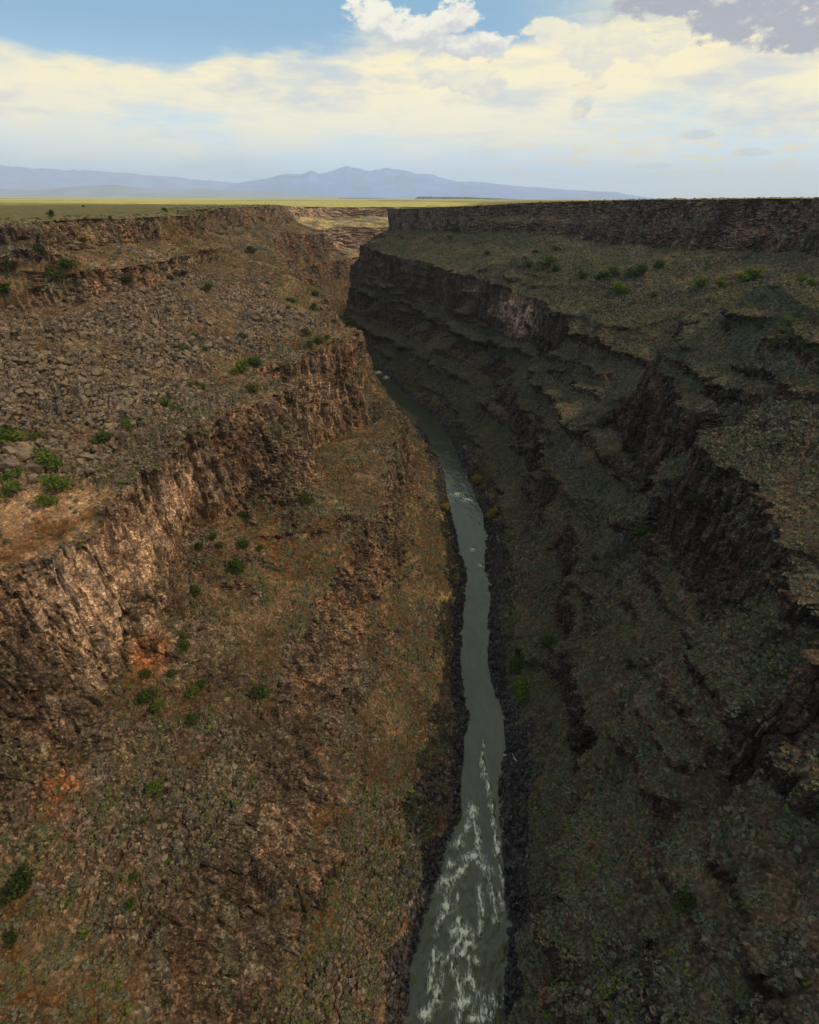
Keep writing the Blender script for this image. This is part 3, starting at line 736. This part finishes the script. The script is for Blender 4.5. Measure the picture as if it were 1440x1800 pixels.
for where, group, items in ZONES:
    items = sorted(items, key=lambda q: q[0])
    for key in WORD:
        sub = [q for q in items if q[3] == key]
        for j, q in enumerate(sub):
            if len(sub) == 1: lab = 'the only %s bush %s' % (WORD[key], where)
            elif j == len(sub) - 1: lab = 'rightmost %s bush %s' % (WORD[key], where)
            elif j == 0: lab = 'leftmost %s bush %s' % (WORD[key], where)
            else: lab = '%s %s bush from the left %s' % (ORD[j], WORD[key], where)
            bush(q, key, lab, group)
print('bushes', round(time.time() - T0, 1))

# driftwood
def driftwood(u, v, ang, L_, label):
    import bmesh
    from mathutils import Vector
    p, dep = pick(u, v)
    bm = bmesh.new()
    for (a0, l0, r0) in ((0, 1, .10), (.7, .45, .06), (-.5, .35, .05)):
        pr = None
        for q in range(6):
            t_ = q / 5; c = Vector((math.cos(a0) * l0 * t_ * L_ + (0.2 * L_ if a0 else 0), math.sin(a0) * l0 * t_ * L_ + .08 * math.sin(5 * t_), .15 * t_ + .05))
            rad = r0 * (1 - .6 * t_) * L_ * .5
            ring = [bm.verts.new(c + Vector((0, math.cos(h * 1.047) * rad, math.sin(h * 1.047) * rad))) for h in range(6)]
            if pr:
                for h in range(6): bm.faces.new((pr[h], pr[(h + 1) % 6], ring[(h + 1) % 6], ring[h]))
            pr = ring
    me = bpy.data.meshes.new('driftwood'); bm.to_mesh(me); bm.free(); me.materials.append(m_drift)
    o = link('driftwood', me); o.location = p + np.array([0, 0, .7]); o.rotation_euler = (0, .1, ang)
    tag(o, label, 'driftwood')
m_drift = plain_mat('bleached_wood', (.5, .47, .42), .8, 2.0, (.62, .6, .56))
driftwood(910, 1340, 1.9, 3.4, 'bleached forked driftwood log lying on dark boulders of the right bank')
driftwood(883, 1329, .2, 4, 'pale driftwood branch touching the water at the right bank')
driftwood(884, 1758, .9, 4, 'pale driftwood branch on the right bank near the lowest rapids')

# ------------------------------------------------------------------ river
ry = YS[:NFINE]; ry = ry[ry < 1150]
nrw = len(ry); ncw = int(110 * RES)
lxe = np.interp(ry, YS, LX[0]) - 3.0; rxe = np.interp(ry, YS, RX[0]) + 3.0
tw = np.linspace(0, 1, ncw)[None, :]
WX = lxe[:, None] * (1 - tw) + rxe[:, None] * tw; WY = np.repeat(ry[:, None], ncw, 1)
foam = np.zeros_like(WX)
FO = [(833,1430,9,12),(853,1365,5,6),(850,1342,3,10),(861,1385,3,10),(870,1450,4,14),(875,1480,4,12),(877,1498,5,8),(806,1485,8,7),(833,1508,16,7),(858,1531,7,9),(812,1534,7,7),(785,1556,11,10),(788,1596,9,8),
      (809,1622,6,7),(815,1641,15,11),(827,1662,10,7),(814,1678,8,6),(769,1681,6,7),(781,1693,5,9),(800,1705,4,12),(830,1724,9,8),(772,1754,7,14),(818,1767,15,10),(852,1757,8,10),(749,1788,9,9),(849,1794,12,7),
      (872,1767,7,8),(885,1547,3,20),(884,1590,3,20),(805,870,10,4),(822,880,8,4),(832,967,5,3),(845,995,5,2.5),(665,656,7,3),(680,664,6,3),(852,1310,2,6),(808,1580,3,9),(800,1640,4,8),(795,1520,6,6),
      (840,1690,6,6),(862,1780,8,9),(835,1792,10,6),(760,1725,5,8),(845,1470,3,10),(822,1455,5,6),(868,1420,3,10)]
for (u, v, a, b) in FO:
    Yc, Xc, _ = P(u, v, 0); Yb = P(u, v - b, 0)[0] - Yc; Xa = P(u + a, v, 0)[1] - Xc
    # arc shaped breakers, convex upstream
    ex = (WX - Xc) / Xa / 1.3; ey = (WY - Yc - 0.35 * Yb * (1 - ex ** 2)) / Yb / 1.25
    r2 = ex ** 2 + ey ** 2
    foam = np.maximum(foam, np.exp(-r2 * 1.1))
FL = [[(833,1430),(820,1460),(806,1485)],[(833,1430),(845,1500)],[(853,1345),(858,1380),(868,1430),(876,1500)],[(840,1505),(815,1530),(785,1556)],[(833,1505),(858,1531),(872,1590),(876,1620)],[(787,1560),(788,1600),(770,1640)],
      [(809,1615),(815,1650),(781,1693),(772,1754),(749,1795)],[(815,1645),(830,1690),(830,1724),(852,1757),(849,1800)],[(800,1690),(818,1767),(812,1800)],[(850,1325),(846,1345)],[(800,866),(830,882)],[(872,1750),(862,1790)],[(765,1670),(760,1740)],[(845,1560),(850,1600),(846,1640)]]
for pl_ in FL:
    g_ = [P(u, v, 0) for u, v in pl_]
    for (a_, b_) in zip(g_[:-1], g_[1:]):
        ay_, ax_, by_, bx_ = a_[0], a_[1], b_[0], b_[1]
        wob = .5 * vn3(WX / 2.5, WY / 2.5, WX * 0, 221)
        l2 = (bx_ - ax_) ** 2 + (by_ - ay_) ** 2
        tt = np.clip(((WX - ax_) * (bx_ - ax_) + (WY - ay_) * (by_ - ay_)) / l2, 0, 1)
        dd = np.hypot(WX - ax_ - tt * (bx_ - ax_) + wob, WY - ay_ - tt * (by_ - ay_))
        foam = np.maximum(foam, .72 * np.exp(-(dd / .85) ** 2))
rap = np.exp(-((WY - 72) / 40) ** 2) * .32 + np.exp(-((WY - 320) / 14) ** 2) * .15
sx, sy = WX / .8, WY / 1.5
warp = fbm(sx / 3, sy / 3, WX * 0, 2, 201) * 2
fn = 1 - np.abs(fbm(sx * .55 + warp, sy * .45 + warp * .6, WX * 0, 4, 205)) * 2.6
tw_e = np.minimum(tw, 1 - tw) * 2
fm_ = np.clip(foam * (.55 + .45 * np.clip(fn + .3, 0, 1)) + rap * .42 * sstep(.05, .3, tw_e) * np.clip(fn + .5, 0, 1), 0, 1)
wz = 0.10 * fbm(WX / 2.2, WY / 3.2, WX * 0, 3, 211) + (rap * 1.0 + foam * .5) * (.55 * fbm(WX / 1.6, WY / 2.6, WX * 0, 3, 215)) + foam * .35 + .12
wz[:, 0] = -1; wz[:, -1] = -1
wi = np.arange(nrw * ncw, dtype=np.int32).reshape(nrw, ncw)
wq = np.stack([wi[:-1, :-1], wi[:-1, 1:], wi[1:, 1:], wi[1:, :-1]], -1).reshape(-1, 4)
mw, t = new_mat('river_water')
fa = t.n('ShaderNodeAttribute', attribute_name='foam'); geo = t.n('ShaderNodeNewGeometry')
mp = t.n('ShaderNodeMapping', inp={'Vector': geo.outputs['Position'], 'Scale': (1.0, .45, 1)})
nb_ = t.noise(mp.outputs[0], 1.3, 5, .6, .6)
nlow = t.noise(mp.outputs[0], .12, 3, .5)
mpf = t.n('ShaderNodeMapping', inp={'Vector': geo.outputs['Position'], 'Scale': (1.0, .34, 1)})
fnz = t.noise(mpf.outputs[0], 1.7, 6, .75, .3)
rdg = t.m('SUBTRACT', 1.0, t.m('MULTIPLY', t.m('ABSOLUTE', t.m('SUBTRACT', t.noise(mpf.outputs[0], 1.0, 4, .6, .5), .5)), 9.0), clamp=True)
core = t.ss(t.m('ADD', fa.outputs['Fac'], t.m('MULTIPLY', t.m('SUBTRACT', fnz, .5), 1.9)), .50, .95)
lace = t.m('MULTIPLY', t.m('MULTIPLY', rdg, t.ss(fa.outputs['Fac'], .10, .45)), t.m('MULTIPLY', t.ss(fnz, .42, .6), .75))
fac = t.m('MAXIMUM', core, lace)
fac = t.m('MULTIPLY', fac, t.ss(fa.outputs['Fac'], .06, .2))
bp = t.n('ShaderNodeBump', inp={'Strength': .3, 'Distance': .14, 'Height': nb_})
wc = t.mix(t.ss(nlow, .35, .65), (.042, .051, .030), (.060, .067, .044))
wb = t.n('ShaderNodeBsdfPrincipled', inp={'Base Color': wc, 'Roughness': .2, 'IOR': 1.55, 'Normal': bp.outputs[0]})
fb = t.n('ShaderNodeBsdfPrincipled', inp={'Base Color': (.80, .82, .72, 1), 'Roughness': .85})
mx = t.n('ShaderNodeMixShader', inp={0: fac, 1: wb.outputs[0], 2: fb.outputs[0]})
t.n('ShaderNodeOutputMaterial', inp={'Surface': mx.outputs[0]})
me = mesh_np('river', np.stack([WX, WY, wz], -1).reshape(-1, 3), wq, True, mw, {'foam': ('FLOAT', fm_.reshape(-1))})
rv = link('river', me); tag(rv, 'olive grey river with white rapids on the canyon floor', None, None, 'structure')

# ------------------------------------------------------------------ mountains
def mountain(name, Dm, prof, depth_, label, seed, colr):
    """prof: list of (u, v) of the skyline"""
    prof = sorted(prof)
    us = np.linspace(prof[0][0], prof[-1][0], 700)
    vs_ = np.interp(us, [p[0] for p in prof], [p[1] for p in prof])
    n_d = 90
    td = np.linspace(-1, 1, n_d)[None, :]
    dx, dy, dz = ray(us, vs_)
    X0 = dx / dy * Dm; Hh = dz / dy * Dm + H_CAM
    Xg = X0[:, None] * (1 + td * depth_ / Dm * .6); Yg = Dm + td * depth_ + 0 * X0[:, None]
    ridge = 1 - np.abs(fbm(Xg / 2600, Yg / 2600, Xg * 0, 5, seed)) * 1.2
    prof_d = np.clip(1 - np.abs(td) ** 1.1, 0, 1)
    hh = np.maximum(Hh[:, None] - PLAIN_Z, 0)
    crest = np.exp(-(td / .10) ** 2)
    Zg = PLAIN_Z - 20 + hh * prof_d * (crest + (1 - crest) * (.62 + .38 * ridge)) + crest * hh * 0.05 * fbm(Xg / 500, Yg / 500, Xg * 0, 3, seed + 3)
    ii = np.arange(Xg.size, dtype=np.int32).reshape(Xg.shape)
    q = np.stack([ii[:-1, :-1], ii[:-1, 1:], ii[1:, 1:], ii[1:, :-1]], -1).reshape(-1, 4)
    m, t = new_mat(name + '_ground')
    geo = t.n('ShaderNodeNewGeometry'); nz_ = t.noise(geo.outputs['Position'], .0008, 6, .6)
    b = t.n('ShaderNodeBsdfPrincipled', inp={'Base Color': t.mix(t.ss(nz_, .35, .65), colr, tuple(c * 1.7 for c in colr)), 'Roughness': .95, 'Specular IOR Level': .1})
    t.n('ShaderNodeOutputMaterial', inp={'Surface': b.outputs[0]})
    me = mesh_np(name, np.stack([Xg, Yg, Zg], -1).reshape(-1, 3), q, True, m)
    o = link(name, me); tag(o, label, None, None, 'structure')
MTN = [(380,344),(400,326),(430,320),(470,312),(500,306),(530,304),(545,299),(560,304),(580,300),(608,292),(625,296),(650,299),(680,295),(700,297),(730,304),(760,306),(800,317),(850,319),(900,325),(950,328),(1000,332),(1050,334),(1080,335),(1110,341),(1140,345),(1180,348),(1220,350)]
MTL = [(-500,300),(-300,285),(-150,300),(-40,292),(0,293),(60,297),(110,301),(150,300),(200,304),(250,308),(300,311),(340,316),(380,319),(410,321),(470,330),(520,340),(600,350)]
MTF = [(-300,325),(-100,330),(0,333),(60,335),(100,331),(150,327),(200,325),(240,330),(300,334),(350,330),(400,336),(440,334),(480,338),(560,342),(640,347)]
mountain('mountain_range', 34000, MTN, 6500, 'long hazy blue mountain with a notched crest on the horizon', 301, (.065, .11, .29))  # blue of the distant air painted into the base colour
mountain('mountain_ridge', 42000, MTL, 6000, 'pale distant ridge falling to the right behind the plain', 311, (.065, .11, .29))  # same painted haze blue as the range
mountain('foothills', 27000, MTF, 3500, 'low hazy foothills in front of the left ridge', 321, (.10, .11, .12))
# low dark mesa on the far plain, and a strip standing in for cloud shade
def mesa(X0, X1, Y0, dep, h, label, seed):
    n_, m_ = 200, 24
    s = np.linspace(0, 1, n_)[:, None]; d = np.linspace(0, 1, m_)[None, :]
    X_ = X0 + (X1 - X0) * s + 0 * d; Y_ = Y0 + dep * d + 40 * vn3(s * 30, d * 0, d * 0 + s * 0, seed)
    pr = sstep(0, .04, s) * (1 - sstep(.25, 1, s)) ; Z_ = PLAIN_Z - 1 + h * pr * sstep(0, .12, d) * (1 - sstep(.6, 1, d)) * (1 + .15 * vn3(s * 40, d * 3, s * 0 + d * 0, seed))
    ii = np.arange(X_.size, dtype=np.int32).reshape(X_.shape)
    q = np.stack([ii[:-1, :-1], ii[1:, :-1], ii[1:, 1:], ii[:-1, 1:]], -1).reshape(-1, 4)
    me = mesh_np('low_mesa_and_shade', np.stack([X_, Y_, Z_], -1).reshape(-1, 3), q, False, m_mesa_shade)
    tag(link('low_mesa_and_shade', me), label, None, None, 'structure')
m_mesa_shade = plain_mat('mesa_and_shade_dark', (.05, .05, .03), .9, .01)
mesa(35, 1300, 6000, 1500, 22, 'low dark wooded mesa on the plain right of the gorge', 5)
mesa(-900, 60, 7500, 900, 9, 'thin dark strip standing in for cloud shade across the plain left of the gorge', 8)  # dark raised strip in place of a cloud shadow on the plain

# ------------------------------------------------------------------ light
SUN_EL, SUN_AZ = 46.5, 106.0          # azimuth clockwise from the view direction
sd = np.array([math.cos(math.radians(SUN_EL)) * math.sin(math.radians(SUN_AZ)), math.cos(math.radians(SUN_EL)) * math.cos(math.radians(SUN_AZ)), math.sin(math.radians(SUN_EL))])
from mathutils import Vector
sl = bpy.data.lights.new('sun', 'SUN'); sl.energy = 4.0; sl.angle = math.radians(.6); sl.color = (1, .90, .72)
so = bpy.data.objects.new('sun', sl); coll.objects.link(so)
so.rotation_euler = Vector(sd).to_track_quat('Z', 'Y').to_euler()

# the cloud whose shade lies over the near gorge: a big lumpy sheet between it and the sun, behind and right of the camera
ch = 1500.0
off = sd[:2] / sd[2] * (ch - 100)
m_cloud, t = new_mat('cloud_vapour')
tr = t.n('ShaderNodeBsdfTransparent', inp={'Color': (.76, .70, .60, 1)})
di = t.n('ShaderNodeBsdfDiffuse', inp={'Color': (.9, .9, .9, 1)})
mxs = t.n('ShaderNodeMixShader', inp={0: .15, 1: tr.outputs[0], 2: di.outputs[0]})
t.n('ShaderNodeOutputMaterial', inp={'Surface': mxs.outputs[0]})
def cloud(outline, hgt, thick, seed):
    """outline: ground outline of its shade; a closed lumpy body"""
    o2 = np.array(outline, float); c = o2.mean(0)
    a = np.linspace(0, 2 * np.pi, 181)[:-1]
    ang = np.arctan2(o2[:, 1] - c[1], o2[:, 0] - c[0]); rad = np.hypot(o2[:, 0] - c[0], o2[:, 1] - c[1]); s = np.argsort(ang)
    ra_ = np.interp(a, np.concatenate([ang[s] - 2 * np.pi, ang[s], ang[s] + 2 * np.pi]), np.tile(rad[s], 3))
    rr = np.sin(np.linspace(0, np.pi / 2, 30)) 
    ring = np.concatenate([rr, rr[::-1][1:]])
    up = np.concatenate([-.25 * np.cos(np.linspace(0, np.pi / 2, 30)), (np.cos(np.linspace(0, np.pi / 2, 30)))[::-1][1:]])
    ra_ = ra_ * (1 + .012 * vn3(a * 6, a * 0, a * 0, seed))
    X_ = c[0] + off[0] + ring[:, None] * ra_[None] * np.cos(a)[None]; Y_ = c[1] + off[1] + ring[:, None] * ra_[None] * np.sin(a)[None]
    Z_ = hgt + thick * up[:, None] * (1 + .5 * fbm(X_ / 180, Y_ / 180, X_ * 0 + np.sign(up[:, None]), 3, seed))
    n_, m_ = X_.shape; ii = np.arange(n_ * m_, dtype=np.int32).reshape(n_, m_); jj = np.roll(ii, -1, 1)
    q = np.stack([ii[:-1], jj[:-1], jj[1:], ii[1:]], -1).reshape(-1, 4)
    return mesh_np('cloud', np.stack([X_, Y_, Z_], -1).reshape(-1, 3), q, True, m_cloud)
cld = link('cloud', cloud([(-1500, -1200), (-1500, 500), (-900, 1150), (-420, 1060), (-250, 1040), (-120, 1040), (-40, 1010), (20, 900), (150, 830), (500, 700), (1200, 900), (1800, 700), (1800, -1200), (0, -1800)], ch, 160, 77))
tag(cld, 'broad grey cloud overhead shading the near gorge', None, None, 'structure')

cld2 = link('cloud', cloud([(230, 650), (330, 1000), (520, 1500), (700, 3200), (3200, 3200), (3200, 300), (1200, 300), (500, 500)], ch + 320, 160, 78))
tag(cld2, 'second grey cloud overhead shading the plain right of the gorge', None, None, 'structure')

# ------------------------------------------------------------------ world
w = bpy.data.worlds.new('World'); scene.world = w; w.use_nodes = True
t = NT(w.node_tree)
sky = t.n('ShaderNodeTexSky', sky_type='NISHITA', sun_disc=False, sun_elevation=math.radians(SUN_EL), sun_rotation=math.radians(SUN_AZ), altitude=2000, air_density=1.0, dust_density=1.2, ozone_density=1.5)
tc = t.n('ShaderNodeTexCoord'); sp = t.n('ShaderNodeSeparateXYZ', inp={0: tc.outputs['Generated']})
x, y, z = sp.outputs
az = t.m('ARCTAN2', x, y)
el = t.m('ARCSINE', z)
def AE(u, v):
    dx, dy, dz = ray(u, v); return math.atan2(dx, dy), math.atan2(dz, math.hypot(dx, dy))
comb = t.n('ShaderNodeCombineXYZ', inp={0: az, 1: el, 2: 0.0})
def vscale(sx_, sy_, o=(0, 0, 0)):
    return t.n('ShaderNodeMapping', inp={'Vector': comb.outputs[0], 'Scale': (sx_, sy_, 1), 'Location': o}).outputs[0]
# puffy noise used to ruffle every edge
nA = t.noise(vscale(1, 1.7), 14, 7, .62)
nAs = t.noise(vscale(1, 1.7, (-.006, .012 * 1.7, 0)), 14, 7, .62)        # the same, a step towards the light
nL = t.noise(vscale(1, 4.5), 3.2, 6, .6)
nS_ = t.noise(vscale(1, 5.0), 22, 6, .6)
def blob(u, v, ru, rv, p=1.0):
    a0, e0 = AE(u, v); a1 = AE(u + ru, v)[0] - a0; e1 = AE(u, v - rv)[1] - e0
    dx = t.m('DIVIDE', t.m('SUBTRACT', az, a0), a1); dy = t.m('DIVIDE', t.m('SUBTRACT', el, e0), e1)
    r = t.m('SQRT', t.m('ADD', t.m('MULTIPLY', dx, dx), t.m('MULTIPLY', dy, dy)))
    return t.m('MULTIPLY', t.m('SUBTRACT', 1.0, r), p)
def umax(l):
    r = l[0]
    for q in l[1:]: r = t.m('MAXIMUM', r, q)
    return r
noff = t.m('MULTIPLY', t.m('SUBTRACT', nA, .5), 4.2)
SKYC = (.165, .42, .66)
# base: Nishita, evened towards the pale blue of the photograph near the horizon
skyb = t.n('ShaderNodeVectorMath', operation='SCALE', inp={0: sky.outputs[0], 3: .085})
base = t.mix(.62, skyb.outputs[0], t.mix(t.ss(el, .0, .21), (1.05, 1.28, 1.36), (.19, .44, .66)))
# high cream cloud deck: a band with soft wavy edges
eL = t.m('ADD', el, t.m('MULTIPLY', t.m('SUBTRACT', nL, .5), .20))
eL = t.m('ADD', eL, t.m('MULTIPLY', t.m('SUBTRACT', nA, .5), .025))
top = t.m('SUBTRACT', 1.0, t.ss(t.m('SUBTRACT', eL, t.m('MULTIPLY', az, .06)), .165, .20))
# the deck opens out above the right part of the picture and overhead
top = t.m('MAXIMUM', top, t.m('MULTIPLY', t.ss(az, .10, .40), .75))
top = t.m('MAXIMUM', top, t.m('MULTIPLY', t.ss(el, .245, .38), .42))
bot = t.ss(eL, .025, .10)
deck = t.m('MULTIPLY', t.m('MULTIPLY', top, bot), t.ss(nL, .22, .5))
deckc = t.mix(t.ss(el, .04, .17), (1.04, .93, .68), (1.04, .88, .50))
greyf = t.m('MULTIPLY', t.ss(t.noise(vscale(1, 3.5, (3, 2, 0)), 5, 5, .6), .48, .66), .75)
deckc = t.mix(greyf, deckc, (.55, .57, .62))
cc = t.mix(t.m('MULTIPLY', deck, .93), base, deckc)
# small low cumuli on the right
low = t.m('MULTIPLY', t.m('MULTIPLY', t.ss(nS_, .52, .60), t.ss(az, .02, .25)), t.m('MULTIPLY', t.ss(el, .012, .03), t.m('SUBTRACT', 1.0, t.ss(el, .07, .11))))
cc = t.mix(t.m('MULTIPLY', low, .85), cc, (1.0, .80, .42))
# cumulus with lit tops and grey bases
def cumulus(cc, blobs, lit, shade, basev, h, gain=5.0, op=1.0):
    f = t.m('ADD', umax(blobs), noff)
    m = t.ss(t.m('MULTIPLY', f, gain), .0, .9)
    e0 = AE(720, basev)[1]
    emb = t.m('MULTIPLY', t.m('SUBTRACT', nA, nAs), 3.5)
    k = t.m('ADD', t.m('ADD', t.m('DIVIDE', t.m('SUBTRACT', el, e0), h), emb), t.m('MULTIPLY', t.m('SUBTRACT', nA, .5), 1.2))
    c = t.mix(t.ss(k, .0, 1.0), shade, lit)
    return t.mix(t.m('MULTIPLY', m, op), cc, c)
cc = cumulus(cc, [blob(740, 60, 95, 50), blob(670, 30, 70, 45), blob(820, 75, 75, 32), blob(790, 40, 60, 35)], (.86, .82, .68), (.56, .56, .57), 100, .055, 2.6)
cc = cumulus(cc, [blob(800, 140, 75, 26), blob(855, 150, 50, 18), blob(765, 130, 40, 20)], (.86, .79, .56), (.70, .66, .58), 168, .04, 2.6)
cc = cumulus(cc, [blob(1110, 75, 45, 45), blob(1040, 95, 60, 40), blob(1160, 75, 70, 25), blob(960, 50, 40, 25)], (.88, .80, .54), (.72, .68, .58), 125, .06, 2.2, .85)
cc = cumulus(cc, [blob(1330, 15, 190, 70), blob(1180, 5, 120, 40), blob(1400, 60, 130, 45), blob(1450, -60, 330, 110)], (.80, .72, .54), (.32, .33, .40), 40, .10, 2.0, .95)
cc = cumulus(cc, [blob(1025, 190, 28, 22), blob(1030, 150, 36, 8), blob(1325, 265, 45, 10), blob(1230, 235, 40, 8), blob(1140, 290, 40, 6)], (.92, .80, .50), (.55, .56, .60), 300, .2, 2.5, .7)
# everything below the horizon
cc = t.mix(t.ss(el, -.02, -.002), (.20, .18, .12), cc)
bg = t.n('ShaderNodeBackground', inp={'Color': cc, 'Strength': 1.0})
t.n('ShaderNodeOutputWorld', inp={'Surface': bg.outputs[0]})

# ------------------------------------------------------------------ haze
HAZE = 4.0e-5
if HAZE > 0:
    import bmesh
    bm = bmesh.new(); bmesh.ops.create_cube(bm, size=1.0)
    me = bpy.data.meshes.new('haze'); bm.to_mesh(me); bm.free()
    hz = link('haze', me); hz.scale = (100000, 56000, 2000); hz.location = (0, 26000, 2000 / 2 - 8)
    mh = bpy.data.materials.new('haze_air'); mh.use_nodes = True; t = NT(mh.node_tree)
    pv = t.n('ShaderNodeVolumePrincipled', inp={'Color': (.60, .72, 1.0, 1), 'Density': HAZE, 'Anisotropy': .2})
    t.n('ShaderNodeOutputMaterial', inp={'Volume': pv.outputs[0]})
    me.materials.append(mh); tag(hz, 'thin blue air between the gorge and the far mountains', 'haze', None, 'stuff')

# ------------------------------------------------------------------ camera
cam = bpy.data.cameras.new('camera'); cam.sensor_fit = 'HORIZONTAL'; cam.sensor_width = 36; cam.lens = 24
cam.clip_start = 1; cam.clip_end = 250000
co = bpy.data.objects.new('camera', cam); coll.objects.link(co); co.location = (0, 0, H_CAM)
from mathutils import Matrix
co.rotation_euler = (Matrix.Rotation(math.pi / 2 - PITCH, 3, 'X') @ Matrix.Rotation(math.radians(.2), 3, 'Z')).to_euler()
scene.camera = co
scene.view_settings.view_transform = 'Standard'; scene.view_settings.look = 'None'; scene.view_settings.gamma = 1; scene.view_settings.exposure = 0.3
scene.render.engine = 'CYCLES'
scene.cycles.max_bounces = 6; scene.cycles.volume_bounces = 1; scene.cycles.transparent_max_bounces = 16
print('done', round(time.time() - T0, 1))
